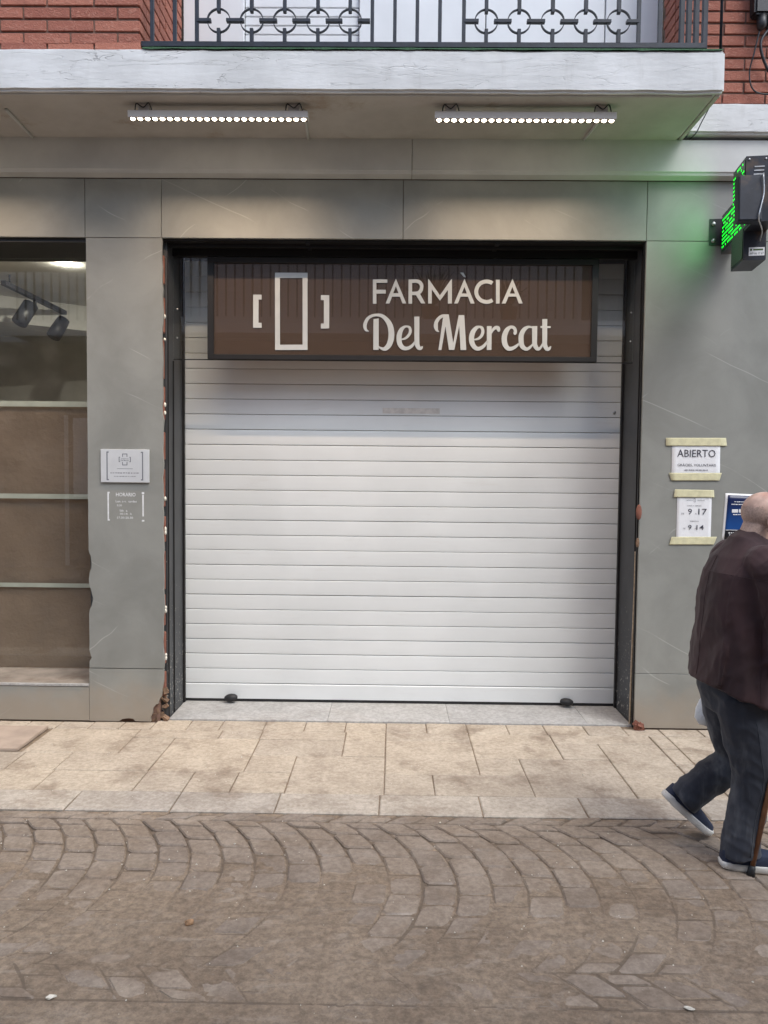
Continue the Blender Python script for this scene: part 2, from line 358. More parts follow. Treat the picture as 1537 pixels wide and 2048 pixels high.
def prism(name, poly, axis, a, b, m, parent=None):
    """poly: 2-D outline, extruded from a to b. axis 'x' -> (y,z) outline, 'y' -> (x,z), 'z' -> (x,y)"""
    f = {'x': lambda p, t: (t, p[0], p[1]), 'y': lambda p, t: (p[0], t, p[1]), 'z': lambda p, t: (p[0], p[1], t)}[axis]
    n = len(poly); vs = [f(p, a) for p in poly] + [f(p, b) for p in poly]
    fs = [list(range(n)), list(range(2 * n - 1, n - 1, -1))] + [[i, (i + 1) % n, n + (i + 1) % n, n + i] for i in range(n)]
    return obj(name, vs, fs, m, parent)
def tube_data(path, rads, n=10, cap=True, squash=None):
    """closed tube along a path; rads a number or one per point (number or (ru, rv))"""
    P = [Vector(p) for p in path]; vs, fs = [], []
    up = None
    for i, p in enumerate(P):
        t = (P[min(i + 1, len(P) - 1)] - P[max(i - 1, 0)]).normalized()
        if up is None:
            up = Vector((0, 0, 1)) if abs(t.z) < 0.9 else Vector((0, -1, 0))
        u = (up - t * up.dot(t)).normalized(); v = t.cross(u); up = u
        r = rads if isinstance(rads, (int, float)) else rads[i]
        ru, rv = (r, r) if isinstance(r, (int, float)) else r
        for k in range(n):
            a = 2 * math.pi * k / n; vs.append(p + u * (ru * math.cos(a)) + v * (rv * math.sin(a)))
    for i in range(len(P) - 1):
        for k in range(n):
            fs.append((i * n + k, i * n + (k + 1) % n, (i + 1) * n + (k + 1) % n, (i + 1) * n + k))
    if cap: fs.append(tuple(range(n - 1, -1, -1))); fs.append(tuple(range((len(P) - 1) * n, len(P) * n)))
    return vs, fs
def tube(name, path, rads, m, parent=None, n=10):
    v, f = tube_data(path, rads, n); return obj(name, v, f, m, parent, True)
def crom(pts, k=6):
    out = []; n = len(pts)
    for i in range(n - 1):
        p0, p1, p2, p3 = pts[max(i - 1, 0)], pts[i], pts[i + 1], pts[min(i + 2, n - 1)]
        for s in range(k):
            t = s / k
            out.append(tuple(0.5 * (2 * b + (c - a) * t + (2 * a - 5 * b + 4 * c - d) * t * t + (3 * b - a - 3 * c + d) * t ** 3) for a, b, c, d in zip(p0, p1, p2, p3)))
    out.append(tuple(pts[-1])); return out
def text_mesh(body, m, parent, cx, y, cz, width=None, height=None, name='lettering', rot=0.0, depth=0.0004, left=None, bold=0.0):
    """printed lettering in the x-z plane, reading from the street (-y)"""
    cu = bpy.data.curves.new(name, 'FONT'); cu.body = body; cu.resolution_u = 2; cu.extrude = 0.0; cu.offset = bold
    t = bpy.data.objects.new(name, cu); COL.objects.link(t)
    bpy.context.view_layer.update()
    me = bpy.data.meshes.new_from_object(t.evaluated_get(bpy.context.evaluated_depsgraph_get()))
    bpy.data.objects.remove(t); bpy.data.curves.remove(cu)
    xs = [v.co.x for v in me.vertices]; ys = [v.co.y for v in me.vertices]
    w, h = max(xs) - min(xs), max(ys) - min(ys)
    sx = (width / w) if width else height / h; sy = (height / h) if height else sx
    if not width: sx = sy
    mx, my = (max(xs) + min(xs)) / 2, (max(ys) + min(ys)) / 2
    c, s = math.cos(rot), math.sin(rot)
    for v in me.vertices:
        a, b = (v.co.x - mx) * sx, (v.co.y - my) * sy
        if left is not None: a += w * sx / 2
        v.co = ((left if left is not None else cx) + a * c - b * s, y, cz + a * s + b * c)
    me.materials.clear(); me.materials.append(MATS[m]); me.name = name
    return link(bpy.data.objects.new(name, me), parent)
def print_marks(name, rects, y, m, parent):
    """flat printed marks (bars and brackets) in the x-z plane: list of (x0,x1,z0,z1)"""
    vs, fs = [], []
    for (a, b, c, d) in rects:
        i = len(vs); vs += [(a, y, c), (b, y, c), (b, y, d), (a, y, d)]; fs.append((i, i + 1, i + 2, i + 3))
    return obj(name, vs, fs, m, parent)
def remesh(name, data, voxel, m, parent, smooth_it=4, disp=None):
    vs, fs = [], []
    for v, f in data:
        o = len(vs); vs += [tuple(p) for p in v]; fs += [[i + o for i in q] for q in f]
    me = bpy.data.meshes.new(name); me.from_pydata(vs, [], fs); me.update()
    bm = bmesh.new(); bm.from_mesh(me)
    bmesh.ops.recalc_face_normals(bm, faces=bm.faces); bm.to_mesh(me); bm.free()
    t = bpy.data.objects.new(name, me); COL.objects.link(t)
    k = t.modifiers.new('r', 'REMESH'); k.mode = 'VOXEL'; k.voxel_size = voxel
    if smooth_it:
        s = t.modifiers.new('s', 'SMOOTH'); s.iterations = smooth_it; s.factor = 0.5
    bpy.context.view_layer.update()
    out = bpy.data.meshes.new_from_object(t.evaluated_get(bpy.context.evaluated_depsgraph_get()))
    bpy.data.objects.remove(t); bpy.data.meshes.remove(me)
    out.materials.clear(); out.materials.append(MATS[m]); out.name = name
    if disp:
        nr = [v.normal.copy() for v in out.vertices]
        for v, q in zip(out.vertices, nr): v.co += q * disp(v.co, q)
    out.polygons.foreach_set('use_smooth', [True] * len(out.polygons)); out.update()
    return link(bpy.data.objects.new(name, out), parent)
def ellipsoid(c, r, M=None, nu=20, nv=14):
    c = Vector(c); vs, fs = [], []
    for j in range(nv + 1):
        th = math.pi * j / nv
        for i in range(nu):
            a = 2 * math.pi * i / nu
            p = Vector((r[0] * math.sin(th) * math.cos(a), r[1] * math.sin(th) * math.sin(a), r[2] * math.cos(th)))
            vs.append(c + (M @ p if M else p))
    for j in range(nv):
        for i in range(nu): fs.append((j * nu + i, j * nu + (i + 1) % nu, (j + 1) * nu + (i + 1) % nu, (j + 1) * nu + i))
    return vs, fs

# ------------------------------------------------------------------ ground
g = obj('ground', [(-60, -60, -0.08), (60, -60, -0.08), (60, 60, -0.08), (-60, 60, -0.08)], [(0, 1, 2, 3)], 'mud'); struct(g)

def slab_data(x0, x1, y0, y1, zt, th=0.05, ch=0.004, gap=0.003, tilt=0.0012):
    x0 += gap; x1 -= gap; y0 += gap; y1 -= gap
    def j(): return random.uniform(-0.0015, 0.0015)
    out = [(x0 + j(), y0 + j()), (x1 + j(), y0 + j()), (x1 + j(), y1 + j()), (x0 + j(), y1 + j())]
    tz = [zt + random.uniform(-tilt, tilt) for _ in range(4)]
    top = [(a + ch * sx, b + ch * sy, z) for (a, b), (sx, sy), z in zip(out, ((1, 1), (-1, 1), (-1, -1), (1, -1)), tz)]
    mid = [(a, b, z - ch * 0.8) for (a, b), z in zip(out, tz)]; bot = [(a, b, zt - th) for (a, b) in out]
    vs = top + mid + bot; fs = [(0, 1, 2, 3)]
    for k in range(4):
        n = (k + 1) % 4; fs += [(k, 4 + k, 4 + n, n), (4 + k, 8 + k, 8 + n, 4 + n)]
    return vs, fs
A_, B_, C_, D_, E_, F_ = -0.13, -0.275, -0.53, -0.78, -1.04, -1.262
pav = struct(box('pavement', -9, 9, F_ + 0.004, 0.5, -0.078, -0.007, 'mud'))
slabs = [(-2.06, -1.52, A_, C_), (-1.52, -1.02, A_, B_), (-1.52, -1.27, B_, C_), (-1.27, -0.77, B_, D_), (-1.02, -0.775, A_, B_),
         (-0.775, -0.27, A_, B_), (-0.77, -0.27, B_, C_), (-0.27, -0.03, A_, B_), (-0.27, -0.03, B_, C_), (-2.6, -2.03, C_, D_), (-2.03, -1.77, C_, D_),
         (-1.77, -1.27, C_, D_), (-0.77, -0.52, C_, D_), (-0.52, -0.03, C_, E_), (-2.3, -1.76, D_, E_), (-2.6, -2.3, D_, E_), (-1.76, -1.27, D_, E_),
         (-1.27, -1.02, D_, E_), (-1.02, -0.79, D_, E_), (-0.79, -0.52, D_, E_), (-0.03, 0.47, A_, B_), (-0.03, 0.47, B_, D_), (-0.03, 0.22, D_, E_),
         (0.22, 0.71, D_, E_), (0.47, 0.96, A_, C_), (0.47, 0.71, C_, D_), (0.96, 1.21, B_, C_), (0.96, 1.555, A_, B_), (0.71, 1.21, C_, E_),
         (1.21, 1.555, B_, D_), (1.21, 1.555, D_, E_), (1.665, 2.17, A_, C_), (1.665, 1.92, C_, D_), (1.92, 2.42, C_, E_), (1.665, 1.92, D_, E_),
         (2.17, 2.67, A_, C_), (2.42, 2.92, C_, E_), (2.67, 3.1, A_, C_), (-3.1, -2.6, C_, E_), (-3.1, -2.62, A_, C_)]
for y0, y1 in ((A_, -0.35), (-0.35, -0.58), (-0.58, -0.82), (-0.82, E_)): slabs.append((1.558, 1.662, y0, y1))
xs = [-3.0, -2.75, -2.5, -2.25, -2.05, -1.85, -1.66, -1.47, -1.25, -1.05, -0.78, -0.53, -0.28, -0.03, 0.22, 0.47, 0.72, 0.95, 1.2, 1.44, 1.66, 1.9, 2.15, 2.4, 2.7, 3.0]
for a, b in zip(xs, xs[1:]): slabs.append((a, b, A_, 0.05 if -1.41 < (a + b) / 2 < 1.5 else -0.002))
for (x0, x1, y0, y1) in slabs:
    if y0 > y1: y0, y1 = y1, y0
    v, f = slab_data(x0, x1, y0, y1, random.uniform(-0.0012, 0.0012)); obj('paving_slab', v, f, 'paving', pav)
kx = [-2.98, -2.49, -2.0, -1.51, -1.02, -0.535, -0.05, 0.43, 0.915, 1.47, 1.96, 2.45, 2.94]
for a, b in zip(kx, kx[1:]):
    v, f = slab_data(a, b, F_, E_, random.uniform(0.0, 0.003), ch=0.006); obj('kerb_slab', v, f, 'kerb', pav)
for s in (-1, 1):
    v, f = slab_data(min(s * 3.1, s * 9), max(s * 3.1, s * 9), F_, -0.002, 0.0); q = obj('paving_slab', v, f, 'paving', pav)
for a, b in ((-1.405, -0.4), (-0.4, 0.37), (0.37, 1.24), (1.24, 1.513)):
    v, f = slab_data(a, b, 0.052, 0.5, 0.008, ch=0.002, gap=0.0012, tilt=0.0003); obj('threshold_tile', v, f, 'threshold', pav)

# loose pinkish cover plate lying on the paving
bm = bmesh.new(); box_bm(bm, -2.62, -2.085, C_ + 0.004, A_ - 0.004, -0.004, 0.014)
bmesh.ops.bevel(bm, geom=bm.edges[:], offset=0.003, segments=2, affect='EDGES')
cp = tag(obj_bm('cover_plate', bm, 'pink_plate'), 'pinkish stone cover plate in the pavement below the shop window', 'cover plate')

# road: setts laid in segmental arcs, half drowned in flood mud
road = struct(box('road', -9, 9, -6.6, F_ - 0.002, -0.078, -0.03, 'mud'))
def sett_mesh(quad, zt):
    """quad: four (x,y) corners; a low block with clipped corners and a worn top"""
    q = [Vector(p) for p in quad]; c = sum(q, Vector((0, 0))) / 4
    out = []
    for i in range(4):
        p, a, b = q[i], q[i - 1], q[(i + 1) % 4]
        k = random.uniform(0.10, 0.2)
        out += [p.lerp(a, k * 0.7), p.lerp(b, k * 0.7)]
    out = [p + Vector((random.uniform(-0.002, 0.002), random.uniform(-0.002, 0.002))) for p in out]
    n = len(out); top = [c + (p - c) * 0.90 for p in out]
    tx, ty = random.uniform(-0.03, 0.03), random.uniform(-0.03, 0.03)
    z = lambda p: zt + (p.x - c.x) * tx + (p.y - c.y) * ty
    vs = [(c.x, c.y, zt + 0.0015)] + [(p.x, p.y, z(p)) for p in top] + [(p.x, p.y, z(p) - 0.006) for p in out] + [(p.x, p.y, -0.04) for p in out]
    fs = []
    for i in range(n):
        m_ = (i + 1) % n
        fs += [(0, 1 + i, 1 + m_), (1 + i, 1 + n + i, 1 + n + m_, 1 + m_), (1 + n + i, 1 + 2 * n + i, 1 + 2 * n + m_, 1 + n + m_)]
    return vs, fs
setts = []
RR, PIT, HW = 0.74, 0.131, 0.515
tmax = math.asin(HW / RR); YEND = -2.538
for strip, vc, off in ((0, -1.86 + 2 * HW, 0.05), (1, -1.86, 0.0), (2, -1.86 - 2 * HW, 0.07)):
    for k in range(-20, 26):
        nseg = 8; sh = 0.5 if k % 2 else 0.0
        ths = [-tmax] + [(-tmax + 2 * tmax * (j + sh) / nseg) for j in range(0 if sh else 1, nseg)] + [tmax]
        x0 = k * PIT + off - RR + 0.13
        for t0, t1 in zip(ths, ths[1:]):
            if t1 - t0 < 0.02: continue
            q = []
            for kk, t in ((0, t0), (1, t0), (1, t1), (0, t1)):
                q.append((x0 + kk * PIT + RR * math.cos(t), vc + RR * math.sin(t)))
            q = [(x, min(F_ - 0.006, max(YEND + 0.004, y))) for x, y in q]
            h = max(p[1] for p in q) - min(p[1] for p in q)
            if h < 0.03: continue
            c = Vector((sum(p[0] for p in q) / 4, sum(p[1] for p in q) / 4))
            if abs(c.x) > 2.6: continue
            gap = 0.0055
            qq = []
            for p in q:
                d = Vector(p) - c; qq.append(c + d * max(0.5, 1 - gap / max(d.length, 0.02)))
            setts.append((c, qq))
# the ones that show largest in the photograph are pieces of their own, the rest one object
def inview(c): return abs(c.x) < 0.52 * (4.73 + c.y)
setts.sort(key=lambda s: (0 if inview(s[0]) else 1, s[0].y))
rest_v, rest_f = [], []
for i, (c, q) in enumerate(setts):
    v, f = sett_mesh(q, random.uniform(-0.003, 0.003))
    if i < 300: obj('sett', v, f, 'sett', road)
    else:
        o = len(rest_v); rest_v += v; rest_f += [tuple(j + o for j in t) for t in f]
if rest_v:
    o = obj('setts_at_the_sides', rest_v, rest_f, 'sett', road); o['kind'] = 'stuff'
for a, b in ((-2.9, -1.9), (-1.9, -0.95), (-0.95, -0.02), (-0.02, 0.93), (0.93, 1.9), (1.9, 2.9)):
    v, f = slab_data(a, b, -2.99, YEND - 0.003, -0.002, ch=0.008); obj('channel_slab', v, f, 'sett', road)
# mud film: fills the joints everywhere and rises over the stones towards the middle of the street, sagging over the joints below
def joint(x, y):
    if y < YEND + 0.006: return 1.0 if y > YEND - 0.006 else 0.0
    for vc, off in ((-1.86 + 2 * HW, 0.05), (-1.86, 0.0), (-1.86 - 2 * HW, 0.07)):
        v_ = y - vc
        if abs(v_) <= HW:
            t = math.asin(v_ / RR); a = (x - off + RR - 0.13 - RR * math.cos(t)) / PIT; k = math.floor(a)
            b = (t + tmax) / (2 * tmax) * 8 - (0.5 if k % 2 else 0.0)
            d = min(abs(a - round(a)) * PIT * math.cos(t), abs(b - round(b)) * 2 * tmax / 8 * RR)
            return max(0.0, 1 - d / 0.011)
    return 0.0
nx, ny = 780, 320
vs, fs, jts = [], [], []
for j in range(ny + 1):
    y = F_ - 0.003 - (1.9 - 0.003) * j / ny
    rise = min(1, max(0, (-1.45 - y) / 0.75))
    for i in range(nx + 1):
        x = -2.4 + 4.8 * i / nx
        n1 = noise.fractal(Vector((x * 1.5, y * 2.2, 3.1)), 1.0, 2.0, 4)
        b = -0.0056 + 0.0070 * rise + 0.0050 * n1
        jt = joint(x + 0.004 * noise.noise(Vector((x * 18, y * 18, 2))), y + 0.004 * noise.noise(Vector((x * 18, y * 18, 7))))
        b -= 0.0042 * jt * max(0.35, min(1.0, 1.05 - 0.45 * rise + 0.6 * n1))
        b += 0.0011 * noise.noise(Vector((x * 24, y * 24, 0.3))) + 0.0006 * noise.noise(Vector((x * 70, y * 70, 8)))
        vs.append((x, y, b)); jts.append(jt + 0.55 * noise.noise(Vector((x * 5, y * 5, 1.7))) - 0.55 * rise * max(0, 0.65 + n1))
for j in range(ny):
    for i in range(nx): a = j * (nx + 1) + i; fs.append((a, a + 1, a + nx + 2, a + nx + 1))
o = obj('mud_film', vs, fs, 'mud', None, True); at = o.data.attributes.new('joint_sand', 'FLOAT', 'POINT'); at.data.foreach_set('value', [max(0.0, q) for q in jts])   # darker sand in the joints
o['kind'] = 'stuff'; o['label'] = 'thin brown flood mud lying over the road setts'; o['category'] = 'mud'

# ------------------------------------------------------------------ building
bld = empty('pharmacy_building', 'pharmacy building with grey tiled ground floor, white balcony and red brick above', 'building')
def part_box(name, *a, parent=bld, **k): return box(name, *a, parent=parent, **k)
# masonry behind the cladding
masonry = node('masonry', bld)
for (x0, x1, z0, z1) in ((-1.868, -1.452, -0.05, 2.99), (1.562, 9, -0.05, 2.99), (-9, -3.4, -0.05, 2.99), (-3.4, -1.868, -0.05, 0.222), (-9, 9, 2.992, 3.6)):
    box('masonry_block', x0, x1, 0.024, 0.5, z0, z1, 'mortar', masonry)
clad = node('cladding', bld)
def rough_line(p, q, n, amp, seed):
    out = []
    for i in range(n + 1):
        t = i / n; a = amp * noise.noise(Vector((seed, t * n * 0.7, 0.5))) if 0 < i < n else 0
        out.append((p[0] + (q[0] - p[0]) * t + a, p[1] + (q[1] - p[1]) * t))
    return out
GAP = 0.0016
def panel(x0, x1, z0, z1): return box('tile_panel', x0 + GAP, x1 - GAP, 0.0, 0.02, z0 + GAP, z1 - GAP, 'clad', clad, bev=0.0012)
for a, b in ((-4.8, -3.4), (-3.4, -1.889), (-1.889, -1.423), (-1.423, 0.043), (0.043, 1.51), (1.51, 2.98), (2.98, 4.45), (4.45, 9), (-9, -4.8)): panel(a, b, 2.985, 3.338)
for a, b in ((1.511, 2.98), (2.98, 4.45), (4.45, 9)): panel(a, b, 0.347, 2.985); panel(a, b, 0.004, 0.347)
panel(-9, -3.4, 0.004, 2.985); panel(-3.4, -1.887, 0.004, 0.222)
# pilaster between window and doorway: chipped edges, broken foot
lt = [(-1.884, 2.983), (-1.884, 1.6)] + rough_line((-1.884, 1.55), (-1.884, 1.10), 10, 0.004, 3.0)[1:-1] + [(-1.884, 1.08), (-1.879, 1.06), (-1.871, 1.04), (-1.866, 1.0), (-1.868, 0.965), (-1.878, 0.94),
      (-1.884, 0.9), (-1.882, 0.86), (-1.872, 0.835), (-1.864, 0.80), (-1.858, 0.775), (-1.862, 0.755), (-1.868, 0.73), (-1.880, 0.705), (-1.884, 0.68), (-1.883, 0.52), (-1.884, 0.45), (-1.876, 0.42), (-1.87, 0.405), (-1.877, 0.39), (-1.884, 0.385), (-1.884, 0.341)]
rt = rough_line((-1.420, 0.341), (-1.419, 2.983), 60, 0.008, 9.0)
prism('tile_panel', lt + rt, 'y', 0.0, 0.02, 'clad', clad)
ft = [(-1.886, 0.336), (-1.886, 0.004), (-1.70, 0.004), (-1.682, 0.018), (-1.64, 0.024), (-1.612, 0.02), (-1.60, 0.006), (-1.502, 0.004), (-1.505, 0.03), (-1.492, 0.055), (-1.488, 0.09), (-1.47, 0.112), (-1.455, 0.118), (-1.446, 0.15), (-1.434, 0.165), (-1.43, 0.21), (-1.422, 0.26), (-1.420, 0.336)]
prism('tile_panel', ft, 'y', 0.0, 0.02, 'clad', clad)
# broken filling showing in the hole at the pilaster's foot, and red blocks with foam blobs along the torn edge
bm = bmesh.new()
for i in range(26):
    x = -1.50 + 0.085 * random.random(); z = random.uniform(0, 0.20) * (0.35 + (x + 1.50) * 8); s = random.uniform(0.008, 0.02)
    M = Matrix.Translation((x, 0.034 + random.uniform(-0.006, 0.012), z)) @ Matrix.Rotation(random.random() * 3, 4, 'Y') @ Matrix.Rotation(random.random() * 3, 4, 'X')
    box_bm(bm, -s, s, -s * 0.5, s * 0.5, -s * 0.8, s * 0.8, M)
obj_bm('broken_filling', bm, 'broken_tile', bld)
z = 0.16
for i in range(11):
    h = random.uniform(0.15, 0.25)
    b = box('exposed_block', -1.46, -1.417 + random.uniform(-0.003, 0.002), 0.024, 0.052, z, min(z + h, 2.95), 'red_block', bld, bev=0.006)
    z += h + random.uniform(0.025, 0.09)
    if z > 2.8: break
for zf in (1.93, 1.98, 1.40, 1.21, 1.19, 0.72, 0.70, 0.42, 0.40, 2.38, 2.52):
    v, f = ellipsoid((-1.416, 0.034, zf), (0.008, 0.010, random.uniform(0.008, 0.018)), None, 10, 8); obj('foam_blob', v, f, 'foam', bld, True)
v, f = ellipsoid((1.507, 0.0, 1.348), (0.018, 0.012, 0.048), None, 12, 10); obj('exposed_red_block', v, f, 'red_block', bld, True)
v, f = ellipsoid((1.505, 0.004, 1.16), (0.012, 0.010, 0.03), None, 10, 8); obj('chipped_edge', v, f, 'broken_tile', bld, True)
bm = bmesh.new()
for i in range(9):
    s = random.uniform(0.008, 0.02)
    M = Matrix.Translation((random.uniform(1.508, 1.55), random.uniform(-0.03, 0.0), random.uniform(0.006, 0.05))) @ Matrix.Rotation(random.random() * 3, 4, 'Y') @ Matrix.Rotation(random.random(), 4, 'X')
    box_bm(bm, -s, s, -s * 0.4, s * 0.4, -s, s, M)
obj_bm('broken_filling', bm, 'red_block', bld)
# doorway lining
door = node('doorway_lining', bld)
box('jamb_plate', -1.451, -1.409, 0.055, 0.47, 0.0, 2.99, 'charcoal_metal', door, bev=0.002)
box('jamb_rib', -1.409, -1.401, 0.062, 0.07, 0.0, 2.985, 'black_metal', door)
box('jamb_rib', -1.409, -1.401, 0.18, 0.19, 0.009, 2.27, 'black_metal', door)
box('guide_rail', -1.409, -1.396, 0.40, 0.425, 0.009, 2.975, 'black_metal', door)
box('jamb_plate', 1.5165, 1.561, 0.03, 0.47, 0.0, 2.99, 'charcoal_metal', door, bev=0.002)
box('jamb_rib', 1.506, 1.5165, 0.024, 0.04, 0.0, 2.985, 'black_metal', door)
box('jamb_rib', 1.509, 1.5165, 0.075, 0.082, 0.009, 2.985, 'black_metal', door)
box('guide_rail', 1.503, 1.5165, 0.40, 0.425, 0.009, 2.975, 'black_metal', door)
box('lintel_plate', -1.45, 1.56, 0.022, 0.47, 2.976, 2.991, 'black_metal', door)
box('lintel_drip', -1.409, 1.516, 0.08, 0.10, 2.955, 2.9755, 'black_metal', door)
for x in (-0.54, 0.62): box('lintel_strap', x - 0.012, x + 0.012, 0.03, 0.20, 2.969, 2.9757, 'black_plastic', door)
box('back_wall', -1.45, 1.56, 0.7, 0.75, 0, 3.0, 'mortar', door)
# shop window, papered from inside
win = node('shop_window', bld)
box('window_head', -3.4, -1.868, 0.022, 0.46, 2.962, 2.991, 'black_metal', win)
box('window_reveal', -1.882, -1.869, 0.022, 0.46, 0.23, 2.961, 'charcoal_metal', win)
sill = box('window_sill', -3.4, -1.882, 0.021, 0.40, 0.196, 0.236, 'sill_stone', win, bev=0.004)
box('sill_nosing', -3.4, -1.888, -0.004, 0.0195, 0.224, 0.236, 'threshold', win)
box('glass_pane', -3.395, -1.884, 0.376, 0.382, 0.238, 2.96, 'window_glass', win)
# kraft sheets with pale tape over the seams
def sheet(x0, x1, z0, z1, y, seed, amp=0.006):
    n, m_ = 28, 24; vs, fs = [], []
    for j in range(m_ + 1):
        for i in range(n + 1):
            x = x0 + (x1 - x0) * i / n; zz = z0 + (z1 - z0) * j / m_
            vs.append((x, y + amp * noise.noise(Vector((x * 3.5, zz * 5.0, seed))) + amp * 0.6 * noise.noise(Vector((x * 9, zz * 2, seed + 4))), zz))
    for j in range(m_):
        for i in range(n): a = j * (n + 1) + i; fs.append((a, a + 1, a + n + 2, a + n + 1))
    return vs, fs
for z0, z1, sd_ in ((1.39, 2.015, 1.0), (0.795, 1.405, 5.0), (0.24, 0.81, 9.0)):
    v, f = sheet(-3.39, -1.87, z0, z1, 0.400 + (sd_ % 3) * 0.006, sd_); obj('kraft_sheet', v, f, 'kraft_paper', win, True)
for za, zb in ((1.992, 2.028), (1.380, 1.412), (0.784, 0.812)): box('paper_tape', -3.38, -1.886, 0.385, 0.387, za, zb, 'pale_tape', win)
# room behind the window
room = node('shop_interior', bld)
box('interior_wall', -4.9, -1.3, 4.0, 4.1, 0, 3.1, 'room_wall', room)
box('interior_wall', -4.95, -4.9, 0.51, 4.0, 0, 3.1, 'room_wall', room)
box('interior_wall', -1.46, -1.41, 0.8, 4.0, 0, 3.1, 'room_wall', room)
box('interior_floor', -4.9, -1.46, 0.51, 4.0, -0.02, 0.0, 'sill_stone', room)
box('interior_ceiling', -4.9, -1.41, 0.51, 4.0, 3.085, 3.12, 'room_ceiling', room)
M0 = [(-4.0, 1.6), (-2.4, 2.7), (-2.4, 2.95), (-4.2, 1.8)]
prism('ceiling_bulkhead', M0, 'z', 2.86, 3.084, 'room_wall', room)
tag(tube('ceiling_downlight', [(-2.41, 0.96, 3.084), (-2.41, 0.96, 3.078)], 0.028, 'downlight_glow', None, 20), 'bright round ceiling downlight inside the shop window', 'downlight')
# track light
tr = empty('track_light', 'black ceiling track with two hanging spotlights behind the shop window', 'track light')
bm = bmesh.new(); box_bm(bm, -3.02, -2.98, 1.2, 3.4, 2.985, 3.02); obj_bm('track', bm, 'black_plastic', tr)
for y in (1.3, 3.2): tube('hanger', [(-3.0, y, 3.02), (-3.0, y, 3.085)], 0.008, 'black_plastic', tr, 8)
for y in (1.72, 2.35):
    st = tube('stem', [(-3.0, y, 2.99), (-3.0, y, 2.93)], 0.014, 'black_plastic', tr, 8)
    tube('spotlight_can', [(-3.02, y - 0.035, 2.94), (-3.07, y - 0.13, 2.775)], 0.062, 'black_plastic', tr, 16)

# fascia boards
fas = node('fascia', bld)
prof = [(-0.058, 3.556), (-0.062, 3.372), (-0.056, 3.366), (-0.052, 3.352), (-0.004, 3.340), (-0.002, 3.556)]
for a, b in ((-9, -2.9), (-2.9, 0.0905), (0.0935, 3.1), (3.1, 9)): prism('fascia_board', prof, 'x', a, b, 'fascia_paint', fas)
# balcony slab
bal = node('balcony', bld)
def slab_grid(x0, x1, y0, y1, z0, z1):
    bm = bmesh.new(); box_bm(bm, x0, x1, y0, y1, z0, z1)
    bmesh.ops.bevel(bm, geom=[e for e in bm.edges], offset=0.012, segments=3, affect='EDGES')
    long_e = [e for e in bm.edges if abs((e.verts[0].co - e.verts[1].co).x) > 1.0]
    bmesh.ops.subdivide_edges(bm, edges=long_e, cuts=160, use_grid_fill=True)
    for v in bm.verts:
        v.co.z += 0.0035 * noise.noise(Vector((v.co.x * 5, v.co.y * 5, 1.0))) + 0.002 * noise.noise(Vector((v.co.x * 19, 3, v.co.z * 9)))
        v.co.y += 0.003 * noise.noise(Vector((v.co.x * 4, 7.0, v.co.z * 6)))
    return bm
obj_bm('balcony_slab', slab_grid(-6.0, 1.705, -0.60, -0.001, 3.5665, 3.782), 'plaster', bal)
box('balcony_soffit', -5.99, 1.655, -0.572, -0.001, 3.556, 3.5715, 'soffit', bal, bev=0.004)
box('drip_edge', 1.668, 1.692, -0.575, -0.003, 3.558, 3.5715, 'soffit', bal, bev=0.003)
tube('balcony_cable', crom([(1.715, -0.03, 3.556), (1.75, -0.09, 3.575), (1.735, -0.22, 3.585), (1.715, -0.40, 3.60)], 5), 0.003, 'black_plastic', bal, 6)
bm = slab_grid(1.707, 9.0, -0.10, -0.001, 3.578, 3.752); obj_bm('string_course', bm, 'plaster', bld)
# upper walls: plain brickwork far out, single bricks where the photograph shows them
up = node('upper_wall', bld)
box('left_bay_core', -1.74, -1.380, -0.541, 0.26, 3.784, 7.0, 'mortar', up)
box('left_bay_core', -2.71, -1.74, -0.541, 0.0, 3.784, 4.30, 'mortar', up)
box('left_bay_brickwork', -9, -2.71, -0.548, 0.26, 3.784, 7.0, 'brick_far', up)
box('left_bay_brickwork', -2.71, -1.383, -0.548, -0.4, 4.31, 7.0, 'brick_far', up)
box('right_wall_core', 1.670, 2.93, -0.071, 0.26, 3.754, 4.74, 'mortar', up)
box('right_wall_brickwork', 2.93, 9, -0.078, 0.26, 3.754, 7.0, 'brick_far', up)
box('right_wall_brickwork', 1.662, 2.93, -0.078, 0.26, 4.745, 7.0, 'brick_far', up)
def brick_mesh(w, d, h):
    bm = bmesh.new(); box_bm(bm, 0, w, 0, d, 0, h); bmesh.ops.bevel(bm, geom=bm.edges[:], offset=0.0025, segments=1, affect='EDGES')
    me = bpy.data.meshes.new('brick'); bmesh.ops.recalc_face_normals(bm, faces=bm.faces); bm.to_mesh(me); bm.free(); me.materials.append(MATS['brick']); return me
BM = {}
def brick(x, y, z, w, d, h=0.0535):
    key = (round(w, 3), round(d, 3))
    if key not in BM: BM[key] = brick_mesh(w, d, h)
    o = bpy.data.objects.new('brick', BM[key]); link(o, up); o.location = (x, y, z); return o
PC, BL = 0.0665, 0.25
def rj(a=0.0018): return random.uniform(-a, a)
for c in range(8):                                    # left bay, street face
    z = 3.765 + c * PC if c else 3.784; h = 0.0535
    x = -1.368
    ws = [0.115] if c % 2 else [0.24]
    while x > -2.66:
        w = ws.pop(0) if ws else 0.24
        if z + 0.0 >= 3.783: brick(x - w, -0.550 + rj(), max(z, 3.785) if c else 3.785, w - 0.0, 0.11)
        x -= w + 0.0105
    if c == 0: continue
